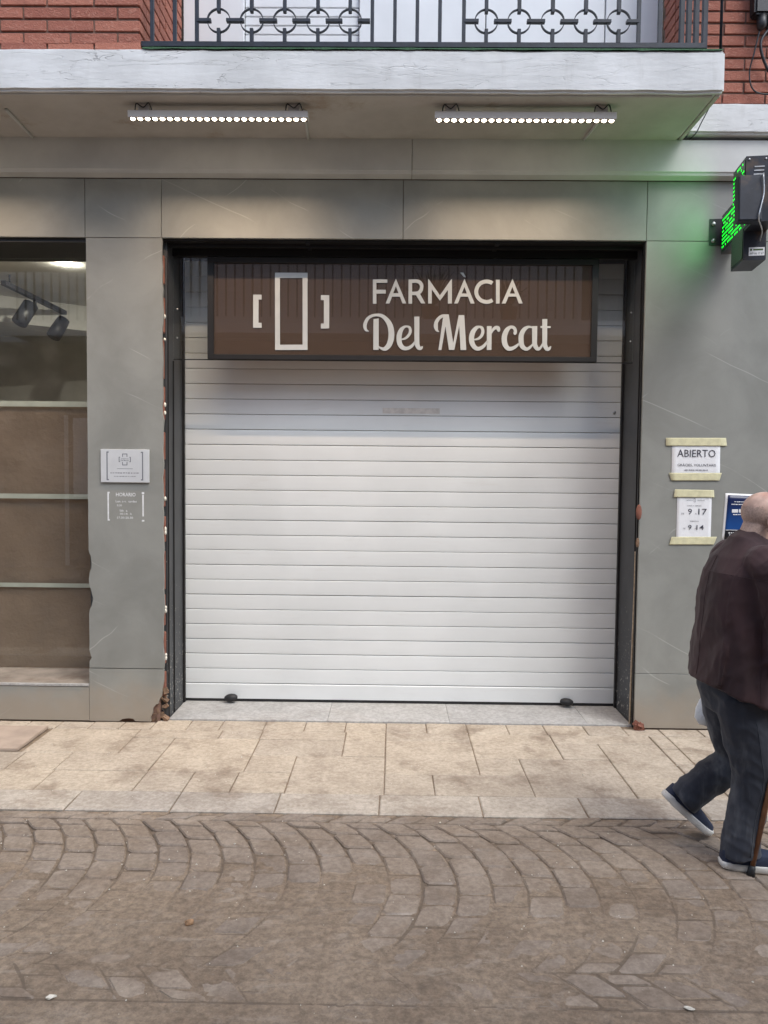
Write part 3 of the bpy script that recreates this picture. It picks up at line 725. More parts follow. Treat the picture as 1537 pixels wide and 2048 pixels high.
for c in range(1, 20):                                # left bay, return face
    z = 3.765 + c * PC
    y = -0.438 if c % 2 else -0.438
    ws = [0.115] if c % 2 == 0 else [0.24]
    while y < 0.24:
        w = ws.pop(0) if ws else 0.24
        w = min(w, 0.27 - y)
        o = brick(-1.478, y + 0.0015, z, 0.11 + rj(0.001), round(w - 0.0105, 2)); y += w + 0.0105 if w > 0.2 else w
for c in range(15):                                   # right wall, street face
    z = 3.757 + c * PC; x = 1.66; ws = [0.115] if c % 2 else [0.24]
    while x < 2.9:
        w = ws.pop(0) if ws else 0.24
        brick(x, -0.080 + rj(), z, w, 0.11); x += w + 0.0105
for c in range(15):                                   # right wall, reveal
    z = 3.757 + c * PC; brick(1.66 - rj(0.001), 0.042, z, 0.10, 0.2 if c % 2 else 0.17)
# balcony back: white door leaves and a slatted blind
bd = node('balcony_door', bld)
box('door_leaf', -1.36, -0.975, 0.27, 0.31, 3.79, 6.2, 'white_upvc', bd, bev=0.004)
box('door_leaf', -0.245, 0.55, 0.27, 0.31, 3.79, 6.2, 'white_upvc', bd, bev=0.004)
box('door_leaf', 0.556, 1.30, 0.272, 0.31, 3.79, 6.2, 'white_upvc', bd, bev=0.004)
box('door_leaf', 1.306, 1.665, 0.27, 0.31, 3.79, 6.2, 'white_upvc', bd, bev=0.004)
box('blind_back', -0.975, -0.245, 0.33, 0.345, 3.79, 6.2, 'opp_dark', bd)
bl0 = box('blind_slat', -0.972, -0.248, 0.300, 0.322, 0.0, 0.0515, 'white_upvc', bd, bev=0.004); bl0.location = (0, 0, 3.80)
for i in range(1, 32): share('blind_slat', bl0, bd, (0, 0, 3.80 + i * 0.0555))
box('upper_storey', -1.37, 1.665, 0.35, 0.6, 3.6, 7.0, 'opp_white', bld)
box('roof_slab', -9, 9, 0.27, 6, 7.0, 7.15, 'plaster', bld)
box('rear_wall', -9, 9, 5.9, 6.0, -0.05, 7.0, 'mortar', bld)
# artificial grass showing along the balcony edge
nb = 260; vs, fs = [], []
for i in range(nb + 1):
    x = -1.34 + 3.03 * i / nb; d = 0.006 * (0.5 + noise.noise(Vector((x * 9, 0, 0)))) + random.uniform(0, 0.003)
    vs += [(x, -0.597, 3.7845), (x, -0.597, 3.789 + d * 0.4), (x, -0.604 - d * 0.3, 3.783 - d), (x, -0.3, 3.789)]
for i in range(nb):
    a = 4 * i; b = a + 4; fs += [(a, b, b + 1, a + 1), (a + 1, b + 1, b + 2, a + 2), (a, a + 2, b + 2, b), (a + 1, a + 3, b + 3, b + 1)]
tag(obj('grass_mat', vs, fs, 'turf'), 'green artificial grass mat edging the balcony floor', 'grass mat')
# railing
rl = empty('balcony_railing', 'dark blue iron balcony railing with rows of rings', 'railing')
YR = -0.52
box('bottom_rail', -1.368, 1.632, YR - 0.016, YR + 0.016, 3.826, 3.856, 'railing_paint', rl, bev=0.003)
box('top_rail', -1.368, 1.632, YR - 0.02, YR + 0.02, 4.78, 4.81, 'railing_paint', rl, bev=0.003)
bar0 = box('bar', -0.0095, 0.0095, -0.0095, 0.0095, 3.8562, 4.7798, 'railing_paint', rl, bev=0.001); bar0.location = (-1.311, YR, 0)
for x in (-1.19, -1.072, -0.137, -0.017, 0.102, 0.222, 0.349, 1.274, 1.385): share('bar', bar0, rl, (x, YR, 0))
box('foot', 0.092, 0.112, YR - 0.01, YR + 0.01, 3.78, 3.8258, 'railing_paint', rl)
def ring_mesh(r, w, t, n=32):
    vs, fs = [], []
    for i in range(n):
        a = 2 * math.pi * i / n
        for rr, yy in ((r, -w), (r, w), (r - t, w), (r - t, -w)): vs.append((rr * math.cos(a), yy, rr * math.sin(a)))
    for i in range(n):
        a, b = 4 * i, 4 * ((i + 1) % n)
        for q in range(4): fs.append((a + q, b + q, b + (q + 1) % 4, a + (q + 1) % 4))
    return vs, fs
v, f = ring_mesh(0.063, 0.008, 0.0045); ring0 = None; stub = {}
for grp in ((-0.955, -0.779, -0.603, -0.426, -0.255), (0.468, 0.642, 0.819, 0.994, 1.168)):
    for x in grp:
        if ring0 is None: ring0 = obj('ring', v, f, 'railing_paint', rl); ring0.location = (x, YR, 3.969)
        else: share('ring', ring0, rl, (x, YR, 3.969))
        for nm, z0, z1 in (('lower_stub', 3.8562, 3.926), ('upper_bar', 4.012, 4.7798)):
            if nm not in stub:
                stub[nm] = box(nm, -0.009, 0.009, -0.0135, 0.0135, z0, z1, 'railing_paint', rl, bev=0.001); stub[nm].location = (x, YR, 0)
            else: share(nm, stub[nm], rl, (x, YR, 0))
    ends = [grp[0] - 0.1175] + list(grp) + [grp[-1] + 0.106]
    for i, (a, b) in enumerate(zip(ends, ends[1:])):
        xa = a + (0.041 if i else 0.0005); xb = b - (0.041 if i < len(ends) - 2 else 0.0)
        box('link_bar', xa, xb, YR - 0.0125, YR + 0.0125, 3.961, 3.977, 'railing_paint', rl)
p0 = box('post', -0.013, 0.013, -0.013, 0.013, 3.785, 4.82, 'railing_paint', rl, bev=0.002); p0.location = (1.622, YR, 0)
for y in (-0.40, -0.29, -0.18): share('post', p0, rl, (1.622, y, 0))
box('side_rail', 1.612, 1.632, YR + 0.014, -0.082, 3.826, 3.850, 'railing_paint', rl)
tag(tube('iron_rod', [(1.685, -0.58, 3.782), (1.685, -0.58, 4.9)], 0.008, 'railing_paint', None, 8), 'thin dark iron rod outside the balcony railing corner', 'rod')
# junction box and hanging cables, top right
jb = empty('cable_box', 'black cable junction box on red brick at top right', 'junction box')
bm = bmesh.new(); box_bm(bm, 2.045, 2.30, -0.165, -0.083, 4.225, 4.62)
bmesh.ops.bevel(bm, geom=bm.edges[:], offset=0.012, segments=2, affect='EDGES'); obj_bm('box_body', bm, 'black_plastic', jb)
tube('cable_gland', [(2.10, -0.13, 4.23), (2.10, -0.13, 4.17), (2.09, -0.13, 4.15)], [0.03, 0.026, 0.014], 'black_plastic', jb, 12)
tube('cable_gland', [(2.15, -0.12, 4.23), (2.145, -0.12, 4.16)], [0.024, 0.016], 'black_plastic', jb, 12)
tag(tube('hanging_cable', crom([(2.09, -0.13, 4.15), (2.065, -0.12, 4.02), (2.05, -0.105, 3.93), (2.065, -0.105, 3.84), (2.12, -0.11, 3.80), (2.25, -0.12, 3.80), (2.5, -0.12, 3.86)], 6), 0.0045, 'black_plastic', None, 8), 'thin black cable looping low below the junction box', 'cable')
tag(tube('hanging_cable', crom([(2.145, -0.12, 4.16), (2.10, -0.125, 4.08), (2.13, -0.12, 3.97), (2.20, -0.11, 3.90), (2.4, -0.11, 3.92)], 6), 0.008, 'black_plastic', None, 8), 'thicker black cable curving right below the junction box', 'cable')

# ------------------------------------------------------------------ roller shutter
sh = empty('roller_shutter', 'closed white slatted roller shutter filling the pharmacy doorway', 'roller shutter')
PS = 0.1013; YS = 0.44
prof = [(YS + 0.006, 0.0), (YS + 0.0005, 0.0015), (YS, 0.003), (YS - 0.0008, 0.02), (YS - 0.0012, PS * 0.5), (YS - 0.0008, PS - 0.024), (YS, PS - 0.006), (YS + 0.003, PS - 0.004), (YS + 0.006, PS - 0.0025), (YS + 0.014, PS - 0.0025), (YS + 0.014, 0.0)]
sl0 = prism('slat', prof, 'x', -1.4085, 1.516, 'shutter', sh); sl0.location = (0, 0, 0.1345)
for i in range(1, 28): share('slat', sl0, sh, (0, random.uniform(-0.0007, 0.0007), 0.1345 + i * PS)).rotation_euler = (random.uniform(-0.0016, 0.0016), 0, 0)
prism('bottom_rail', [(YS + 0.01, 0.026), (YS - 0.001, 0.028), (YS - 0.0015, 0.125), (YS + 0.004, 0.131), (YS + 0.012, 0.131)], 'x', -1.4085, 1.516, 'shutter', sh)
box('rubber_seal', -1.408, 1.5155, YS + 0.001, YS + 0.012, 0.009, 0.0258, 'rubber', sh)
for x in (-1.084, 1.183):
    v, f = ellipsoid((x, YS - 0.04, 0.045), (0.046, 0.030, 0.026), Matrix.Rotation(-0.12 if x < 0 else 0.1, 3, 'Y'), 20, 12)
    b = obj('floor_lock', v, f, 'rubber', sh, True)
    tube('lock_pin', [(x, YS - 0.012, 0.045), (x, YS + 0.006, 0.045)], 0.014, 'rubber', b, 10)
box('glue_residue', -0.076, 0.305, YS - 0.0022, YS - 0.0016, 1.972, 2.008, 'residue', sh)
v, f = ellipsoid((1.466, YS - 0.002, 1.99), (0.012, 0.004, 0.012), None, 12, 8); obj('rivet', v, f, 'bare_metal', sh, True)

# ------------------------------------------------------------------ shop sign on a clear pane
sg = empty('shop_sign', 'brown glass sign in black frame with pharmacy name in pale letters', 'sign')
YG = 0.20
box('clear_pane', -1.4085, 1.505, YG, YG + 0.006, 2.287, 2.93, 'clear_glass', sg)
box('pane_head', -1.409, 1.5165, YG - 0.012, YG + 0.018, 2.931, 2.9752, 'black_metal', sg)
box('pane_edge', -1.4085, 1.505, YG - 0.002, YG + 0.008, 2.281, 2.2868, 'black_metal', sg)
box('brown_panel', -1.148, 1.237, YG - 0.007, YG - 0.003, 2.316, 2.888, 'brown_film_glass', sg)
fr = node('sign_frame', sg)
box('frame_bar', -1.187, 1.275, YG - 0.022, YG - 0.001, 2.888, 2.924, 'black_metal', fr, bev=0.002)
box('frame_bar', -1.187, 1.275, YG - 0.022, YG - 0.001, 2.285, 2.316, 'black_metal', fr, bev=0.002)
box('frame_bar', -1.187, -1.148, YG - 0.021, YG - 0.001, 2.316, 2.888, 'black_metal', fr)
box('frame_bar', 1.237, 1.275, YG - 0.021, YG - 0.001, 2.316, 2.888, 'black_metal', fr)
for x in (-1.385, 1.49):
    for z in (2.42, 2.60): tube('screw', [(x, YG - 0.004, z), (x, YG + 0.001, z)], 0.006, 'bare_metal', sg, 10)
LETTERS = [('F',[('p',[(-142,2791),(-120,2792),(-118,2641),(-141,2641)]),('p',[(-120,2792),(-51,2792),(-51,2772),(-119,2771)]),('p',[(-119,2728),(-60,2728),(-60,2705),(-119,2704)])]),
 ('A',[('p',[(3,2798),(-60,2643),(-36,2643),(5,2755)]),('p',[(3,2798),(2,2755),(46,2644),(70,2644)]),('p',[(-15,2706),(24,2707),(33,2686),(-24,2686)])]),
 ('R',[('p',[(83,2793),(105,2793),(107,2643),(84,2643)]),('s',[(100,2783,21.6),(131,2783,21.6),(151,2778,21.6),(164,2762,22.0),(166,2746,22.0),(162,2727,22.0),(148,2712,21.6),(127,2707,20.8),(101,2707,20.0)]),('p',[(128,2701),(155,2706),(190,2645),(164,2645)])]),
 ('M',[('p',[(206,2798),(230,2762),(231,2645),(208,2645)]),('p',[(206,2798),(213,2792),(281,2697),(282,2663),(221,2746)]),('p',[(356,2798),(331,2764),(333,2645),(358,2646)]),('p',[(356,2798),(348,2791),(282,2696),(282,2661),(342,2745)])]),
 ('A',[('p',[(435,2800),(372,2646),(396,2646),(437,2754)]),('p',[(435,2800),(434,2754),(476,2646),(501,2647)]),('p',[(417,2708),(455,2708),(463,2689),(409,2689)]),('p',[(408,2838),(427,2838),(443,2811),(431,2811)])]),
 ('C',[('s',[(611,2773,23.8),(601,2779,23.8),(591,2782,23.8),(580,2784,23.8),(569,2784,23.8),(558,2782,23.8),(547,2778,23.8),(537,2773,23.8),(529,2765,23.8),(522,2757,23.8),(516,2747,23.8),(513,2737,23.8),(511,2726,23.8),(511,2715,23.8),(513,2704,23.8),(517,2693,23.8),(523,2684,23.8),(530,2675,23.8),(539,2668,23.8),(549,2663,23.8),(560,2659,23.8),(571,2657,23.8),(582,2657,23.8),(593,2659,23.8),(603,2663,23.8),(613,2669,23.8)])]),
 ('I',[('p',[(633,2795),(657,2795),(659,2648),(636,2647)])]),
 ('A',[('p',[(737,2802),(672,2648),(697,2648),(739,2756)]),('p',[(737,2802),(736,2756),(780,2649),(804,2649)]),('p',[(718,2710),(757,2710),(766,2692),(710,2691)])]),
 ('D',[('s',[(-164,2468,2.5),(-183,2477,16.6),(-190,2505,22.4),(-178,2539,20.0),(-155,2561,17.5),(-122,2570,16.6),(-85,2566,20.8),(-54,2542,27.4),(-31,2506,34.1),(-22,2461,36.6),(-24,2420,36.6),(-36,2384,33.3),(-56,2362,27.4),(-74,2358,19.1),(-95,2367,10.8),(-105,2378,4.2)]),('p',[(-136,2544),(-103,2549),(-101,2352),(-136,2352)])]),
 ('e',[('s',[(44,2419,7.5),(69,2427,14.6),(91,2450,17.5),(98,2474,18.3),(92,2494,15.8),(76,2500,11.6),(58,2496,15.8),(40,2478,25.8),(29,2449,31.6),(27,2421,32.4),(32,2392,30.8),(47,2370,27.4),(70,2362,22.9),(94,2368,20.0),(115,2385,16.6),(127,2405,10.4)])]),
 ('l',[('s',[(138,2562,32.4),(139,2487,31.6),(140,2413,30.8),(143,2385,29.1),(153,2367,25.8),(166,2365,20.8),(177,2376,6.7)])]),
 ('M',[('s',[(280,2468,2.2),(266,2478,16.2),(259,2502,25.9),(262,2529,22.7),(278,2553,20.5),(299,2567,18.4),(323,2570,14.1)]),('p',[(305,2569),(326,2569),(319,2500),(296,2354),(277,2354)]),('p',[(307,2577),(339,2577),(377,2355),(344,2355)]),('p',[(402,2573),(412,2538),(377,2355),(362,2355)]),('p',[(402,2573),(437,2573),(453,2355),(417,2355)])]),
 ('e',[('s',[(502,2421,7.6),(526,2426,14.1),(547,2444,18.4),(556,2470,19.5),(550,2494,18.4),(535,2501,13.0),(514,2494,22.7),(493,2467,30.3),(485,2432,32.4),(489,2401,31.3),(502,2377,28.1),(524,2364,24.3),(548,2370,21.6),(569,2388,17.3),(584,2412,9.7)])]),
 ('r',[('p',[(581,2506),(611,2506),(612,2357),(583,2356)]),('s',[(606,2452,4.3),(616,2477,14.1),(632,2495,19.5),(650,2495,23.8),(655,2480,20.5),(652,2472,7.6)])]),
 ('c',[('s',[(756,2453,7.6),(759,2462,20.5),(761,2480,19.5),(751,2497,19.5),(730,2501,18.4),(709,2484,28.1),(695,2453,32.4),(692,2423,33.5),(698,2392,32.4),(716,2368,27.0),(740,2367,22.7),(764,2379,18.4),(785,2398,10.8)])]),
 ('a',[('s',[(868,2499,8.6),(844,2503,15.1),(818,2488,24.9),(800,2456,30.3),(798,2419,31.3),(804,2387,30.3),(820,2369,24.9),(839,2365,19.5),(860,2380,15.1),(873,2398,7.6)]),('s',[(882,2508,32.4),(883,2436,31.3),(885,2393,29.2),(899,2369,24.9),(913,2367,19.5),(926,2380,14.1),(934,2399,8.6)])]),
 ('t',[('s',[(945,2553,31.3),(947,2436,30.3),(948,2394,29.2),(961,2367,24.9),(976,2368,19.5),(986,2383,6.5)]),('p',[(919,2509),(982,2509),(983,2497),(919,2497)])])]
EMBLEM = [[('p',[(-899,2692),(-865,2692),(-865,2485),(-899,2485)]),('p',[(-865,2692),(-846,2692),(-846,2662),(-865,2662)]),('p',[(-865,2516),(-845,2516),(-845,2485),(-865,2485)])],
 [('p',[(-761,2830),(-555,2831),(-555,2799),(-761,2797)]),('p',[(-759,2379),(-553,2381),(-553,2348),(-759,2346)]),('p',[(-761,2797),(-730,2797),(-728,2379),(-759,2379)]),('p',[(-586,2798),(-555,2799),(-553,2381),(-584,2380)])],
 [('p',[(-451,2692),(-417,2692),(-416,2484),(-450,2483)]),('p',[(-470,2692),(-451,2692),(-451,2661),(-470,2661)]),('p',[(-469,2514),(-450,2514),(-450,2483),(-469,2483)])]]

def glyph(name, strokes, m, parent, y):
    vs, fs = [], []
    for si, (kind, pts) in enumerate(strokes):
        ya = y - 0.0045 - 0.00035 * si; yb = y
        if kind == 'p': out = [(p[0] / 1000, p[1] / 1000) for p in pts]; L_ = None
        else:
            c = crom(pts, 5); Lf, Rt = [], []
            for i, p in enumerate(c):
                a, b = c[max(i - 1, 0)], c[min(i + 1, len(c) - 1)]
                t = Vector((b[0] - a[0], b[1] - a[1])).normalized(); nrm = Vector((-t.y, t.x)) * max(p[2], 0.3) / 2
                Lf.append(((p[0] + nrm.x) / 1000, (p[1] + nrm.y) / 1000)); Rt.append(((p[0] - nrm.x) / 1000, (p[1] - nrm.y) / 1000))
            n = len(Lf); o = len(vs)
            vs += [(p[0], ya, p[1]) for p in Lf] + [(p[0], ya, p[1]) for p in Rt] + [(p[0], yb, p[1]) for p in Lf] + [(p[0], yb, p[1]) for p in Rt]
            for i in range(n - 1):
                fs += [(o + i, o + i + 1, o + n + i + 1, o + n + i), (o + i, o + 2 * n + i, o + 2 * n + i + 1, o + i + 1), (o + n + i, o + n + i + 1, o + 3 * n + i + 1, o + 3 * n + i)]
            fs += [(o, o + n, o + 3 * n, o + 2 * n), (o + n - 1, o + 3 * n - 1, o + 4 * n - 1, o + 2 * n - 1)]
            continue
        n = len(out); o = len(vs)
        vs += [(p[0], ya, p[1]) for p in out] + [(p[0], yb, p[1]) for p in out]
        fs += [tuple(range(o, o + n))] + [(o + i, o + (i + 1) % n, o + n + (i + 1) % n, o + n + i) for i in range(n)]
    return obj(name, vs, fs, m, parent)
for nm, st in LETTERS: glyph('letter', st, 'off_white_vinyl', sg, YG - 0.0075)
for i, st in enumerate(EMBLEM): glyph('emblem_frame' if i == 1 else 'emblem_bracket', st, 'off_white_vinyl', sg, YG - 0.0075)

# ------------------------------------------------------------------ LED strips under the balcony
LED_W = 4.0
def led_strip(xa, xb, label, arm, clip):
    t = empty('led_strip_light', label, 'strip light', 'lit strip lights under the balcony', (xa, -0.47, 3.49))
    L = xb - xa; n = 24
    bm = bmesh.new(); box_bm(bm, 0, L, -0.024, 0.026, -0.012, 0.026); bmesh.ops.bevel(bm, geom=bm.edges[:], offset=0.002, segments=1, affect='EDGES')
    obj_bm('strip_body', bm, 'led_body', t)
    box('lens_tray', 0.004, L - 0.004, -0.022, 0.022, -0.0135, -0.0123, 'led_tray', t)
    ld = bpy.data.lights.new('strip_lamp', 'AREA'); ld.shape = 'RECTANGLE'; ld.size = L - 0.03; ld.size_y = 0.02; ld.energy = LED_W; ld.color = (1.0, 0.74, 0.50); ld.spread = R(115)
    lo = link(bpy.data.objects.new('strip_lamp', ld), t); lo.location = (L / 2, 0.0, -0.026); lo.rotation_euler = (R(8), 0, 0)
    v, f = ellipsoid((0, 0, 0), (0.0135, 0.0135, 0.010), None, 12, 6); l0 = None
    for i in range(n):
        p = (0.024 + (L - 0.048) * i / (n - 1), -0.008, -0.0125)
        if l0 is None: l0 = obj('led_lens', v, f, 'led_glow', t, True); l0.location = p
        else: share('led_lens', l0, t, p)
    for x in (0.085, L - 0.075):
        b = box('bracket', x - 0.03, x + 0.03, -0.012, 0.012, 0.0262, 0.07, 'led_body', t)
        tube('wire', crom([(x - 0.045, -0.02, 0.027), (x - 0.035, -0.028, 0.058), (x, -0.022, 0.04), (x + 0.03, -0.026, 0.062), (x + 0.045, -0.02, 0.028)], 4), 0.0035, 'black_plastic', b, 6)
    tube('conduit', [(L + arm[0], 0.05, 0.058), (L + arm[1], 0.405, 0.062)], 0.009, 'fascia_paint', t, 8)
    return t
led_strip(-1.456, -0.481, 'lit white strip light under the balcony left of the facade joint', (-0.03, -0.045), 0)
led_strip(0.203, 1.178, 'lit warm strip light under the balcony nearer the green cross', (-0.04, -0.07), 0)
led_strip(-3.165, -2.172, 'lit strip light at the far left edge, only its end showing', (0.02, 0.0), 0)

# ------------------------------------------------------------------ pharmacy cross, projecting, damaged
cr = empty('pharmacy_cross', 'damaged black pharmacy cross sign with lit green diodes on right wall', 'cross sign', loc=(2.0, -0.01, 0))
cr.rotation_euler = (0, 0, R(-8))
U = [0.06, 0.27, 0.50, 0.66]; Z = [2.735, 2.89, 3.115, 3.285]; TH = 0.057
ol = [(-U[1], Z[0]), (-U[1], Z[1]), (-U[0], Z[1]), (-U[0], Z[2]), (-U[1], Z[2]), (-U[1], Z[3]), (-U[2], Z[3]), (-U[2], Z[2]), (-U[3], Z[2]), (-U[3], Z[1]), (-U[2], Z[1]), (-U[2], Z[0])]
prism('cross_case', ol, 'x', -TH, TH, 'cross_case', cr)
def shrink(ol, k=0.014):
    out = []
    for (y, z) in ol:
        sy = 0
        out.append((y, z))
    cy, czz = -(U[1] + U[2]) / 2, (Z[1] + Z[2]) / 2
    def q(v, arr, c):
        return v + (k if v < c else -k)
    return [(q(y, U, cy), q(z, Z, czz)) for y, z in ol]
for s in (-1, 1):
    face = prism('display_face', shrink(ol), 'x', s * TH, s * (TH + 0.003), 'cross_face', cr)
    # diodes: lit over the arms, the lower arm dark
    bm = bmesh.new(); rng = random.Random(5 + s)
    y = -U[0] - 0.03
    while y > -U[3] + 0.02:
        z = Z[0] + 0.03
        while z < Z[3] - 0.02:
            inside = (-U[2] + 0.02 < y < -U[1] - 0.02) or (Z[1] + 0.02 < z < Z[2] - 0.02)
            lit = z > Z[1] + 0.015 and rng.random() < (0.9 if y > -U[1] - 0.06 else 0.55)
            if inside and lit:
                r = 0.0066; x = s * (TH + 0.0034)
                c0 = [bm.verts.new((x, y + r * math.cos(a * math.pi / 3), z + r * math.sin(a * math.pi / 3))) for a in range(6)]
                bm.faces.new(c0)
            z += 0.0225
        y -= 0.0225
    o = obj_bm('lit_diodes', bm, 'green_led', cr); o['kind'] = 'stuff'
ld = bpy.data.lights.new('diode_glow', 'AREA'); ld.shape = 'RECTANGLE'; ld.size = 0.34; ld.size_y = 0.20; ld.energy = 0.38; ld.color = (0.16, 1.0, 0.26)
lo = link(bpy.data.objects.new('diode_glow', ld), cr); lo.location = (-TH - 0.012, -0.26, 3.07); lo.rotation_euler = (0, R(90), 0)
# front arm cap, torn loose and hanging a little to the left
cap = node('loose_cap', cr)
M = Matrix.Translation((-0.085, -U[3] - 0.03, Z[1] - 0.005)) @ Matrix.Rotation(R(5), 4, 'Z') @ Matrix.Rotation(R(-3), 4, 'X')
bm = bmesh.new(); box_bm(bm, -0.058, 0.058, -0.012, 0.0, 0.0, 0.232, M)
bmesh.ops.bevel(bm, geom=bm.edges[:], offset=0.004, segments=2, affect='EDGES'); obj_bm('cap_plate', bm, 'cross_case', cap)
bm = bmesh.new(); box_bm(bm, -0.058, -0.054, 0.0, 0.05, 0.0, 0.232, M); box_bm(bm, -0.054, 0.058, 0.0, 0.05, 0.0, 0.004, M); obj_bm('cap_flange', bm, 'cross_case', cap)
tube('bent_trim', crom([(-0.03, -U[3] - 0.04, Z[2]), (-0.022, -U[3] - 0.035, Z[2] - 0.09), (-0.040, -U[3] - 0.045, Z[1] + 0.05), (-0.045, -U[3] - 0.04, Z[1]), (-0.005, -U[3] + 0.03, Z[1] - 0.04), (0.02, -U[2] - 0.01, Z[1] - 0.06)], 4), 0.0035, 'bare_metal', cap, 6)
tube('bent_trim', [(-0.028, -U[3] - 0.04, Z[2] + 0.004), (0.03, -U[2] - 0.03, Z[2] - 0.06)], 0.003, 'bare_metal', cap, 6)
box('mount_plate', -0.115, 0.06, -0.010, 0.008, 2.96, 3.115, 'black_plastic', cr)
box('mount_arm', -0.03, 0.03, -0.061, -0.009, 2.92, 3.06, 'cross_case', cr)
for z in (2.985, 3.085): tube('bolt', [(-0.093, -0.010, z), (-0.093, -0.020, z)], 0.011, 'bare_metal', cr, 10)
for i in range(4): box('vent_slot', -0.02 + 0.002 * i, 0.03 + 0.002 * i, -U[2] - 0.0025, -U[2] + 0.001, 3.165 + 0.02 * i, 3.171 + 0.02 * i, 'bare_metal', cr)
for x in (-0.042, 0.042): tube('screw', [(x, -U[2] - 0.004, 3.268), (x, -U[2] + 0.002, 3.268)], 0.005, 'bare_metal', cr, 8)
st = box('sticker', -0.03, 0.05, -U[2] - 0.0015, -U[2] - 0.0003, 2.758, 2.802, 'paper', cr)
tm = text_mesh('649 66 17 67', 'ink', cr, 0.010, -U[2] - 0.0019, 2.770, 0.07, 0.012, 'sticker_number')
print_marks('sticker_mark', [(-0.024, -0.014, 2.784, 2.795), (-0.008, 0.042, 2.785, 2.794)], -U[2] - 0.0019, 'leaf', cr)

# ------------------------------------------------------------------ plaque, hours lettering, taped papers, poster
pl = empty('wall_plaque', 'pale metal plaque with cross emblem on pilaster left of shutter', 'plaque')
box('plate', -1.800, -1.501, -0.012, -0.0035, 1.499, 1.702, 'brushed_plate', pl, bev=0.001)
for x in (-1.785, -1.516):
    for z in (1.513, 1.688): tube('standoff', [(x, -0.003, z), (x, -0.0002, z)], 0.006, 'bare_metal', pl, 8)
yP = -0.0126
def bracket(x, z0, z1, w, s, t): return [(x, x + t * s, z0, z1) if s > 0 else (x + t * s, x, z0, z1), (min(x + t * s, x + w * s), max(x + t * s, x + w * s), z0, z0 + t), (min(x + t * s, x + w * s), max(x + t * s, x + w * s), z1 - t, z1)]
print_marks('engraved_brackets', bracket(-1.764, 1.512, 1.688, 0.014, 1, 0.007) + bracket(-1.538, 1.512, 1.688, 0.014, -1, 0.007), yP, 'plate_ink', pl)
cx, cz, e = -1.651, 1.640, 0.0045
print_marks('engraved_emblem', bracket(cx - 0.037, cz - 0.016, cz + 0.016, 0.008, 1, e) + bracket(cx + 0.037, cz - 0.016, cz + 0.016, 0.008, -1, e)
            + [(cx - 0.016, cx + 0.016, cz + 0.0315, cz + 0.036), (cx - 0.016, cx - 0.0115, cz + 0.016, cz + 0.0315), (cx + 0.0115, cx + 0.016, cz + 0.016, cz + 0.0315),
               (cx - 0.016, cx + 0.016, cz - 0.036, cz - 0.0315), (cx - 0.016, cx - 0.0115, cz - 0.0315, cz - 0.016), (cx + 0.0115, cx + 0.016, cz - 0.0315, cz - 0.016)], yP, 'plate_ink', pl)
text_mesh('FARMÀCIA', 'plate_ink', pl, cx, yP, cz + 0.005, 0.045, None, 'engraved_name')
text_mesh('Del Mercat', 'plate_ink', pl, cx, yP, cz - 0.006, 0.050, None, 'engraved_name', bold=0.02)
print_marks('engraved_line', [(-1.699, -1.602, 1.582, 1.5845)], yP, 'plate_ink', pl)
rng = random.Random(3)
def illegible(x0, x1, z, h, lo=0.006, hi=0.016):
    out = []; x = x0
    while x < x1:
        w = rng.uniform(lo, hi); out.append((x, min(x + w, x1), z - h * rng.uniform(0.3, 0.5), z + h * rng.uniform(0.3, 0.5))); x += w + rng.uniform(0.002, 0.006)
    return out
print_marks('engraved_small_print', illegible(-1.740, -1.563, 1.557, 0.008) + illegible(-1.718, -1.583, 1.536, 0.005), yP, 'grey_ink', pl)

hv = empty('hours_lettering', 'worn white opening hours lettering below the plaque on the pilaster', 'lettering')
yV = -0.0006
print_marks('bracket_marks', bracket(-1.764, 1.262, 1.440, 0.014, 1, 0.009) + [(-1.548, -1.539, 1.290, 1.424), (-1.551, -1.536, 1.428, 1.440), (-1.551, -1.536, 1.258, 1.268)], yV, 'worn_white_vinyl', hv)
for body, xc, z, w, h in (('HORARIO', -1.650, 1.424, 0.122, 0.023), ('Lun. a v.  tardes', -1.648, 1.382, 0.130, 0.013), ('9.30', -1.690, 1.357, 0.030, 0.012), ('Sáb.  a.', -1.664, 1.325, 0.050, 0.012), ('10-14.  h', -1.650, 1.305, 0.072, 0.012), ('17.30-20.30', -1.655, 1.281, 0.098, 0.013)):
    text_mesh(body, 'worn_white_vinyl', hv, xc, yV, z, w, h, 'hours_line', bold=0.01)

def curl_sheet(name, pts, y, m, parent, amp=0.002, n=10, seed=0.0):
    """a paper or tape lying on the wall: bilinear patch between four (x,z) corners tl,tr,br,bl with a slight buckle"""
    tl, tr_, br, bl = pts; vs, fs = [], []
    for j in range(n + 1):
        for i in range(n + 1):
            u, w = i / n, j / n
            x = (tl[0] * (1 - u) + tr_[0] * u) * (1 - w) + (bl[0] * (1 - u) + br[0] * u) * w
            z = (tl[1] * (1 - u) + tr_[1] * u) * (1 - w) + (bl[1] * (1 - u) + br[1] * u) * w
            vs.append((x, y - amp * (0.5 + noise.noise(Vector((x * 14, z * 14, seed)))) * (1 if m != 'paper' else math.sin(math.pi * w) * 0.8 + 0.2), z))
    for j in range(n):
        for i in range(n): a = j * (n + 1) + i; fs.append((a, a + 1, a + n + 2, a + n + 1))
    o = obj(name, vs, fs, m, parent, True); so = o.modifiers.new('t', 'SOLIDIFY'); so.thickness = 0.0003; so.offset = 1; return o
pa = empty('open_notice', 'white sheet reading ABIERTO taped to the wall right of the shutter', 'paper notice')
curl_sheet('sheet', [(1.697, 1.785), (1.990, 1.788), (1.993, 1.575), (1.699, 1.572)], -0.0012, 'paper', pa, 0.0015, seed=1)
yT = -0.0045
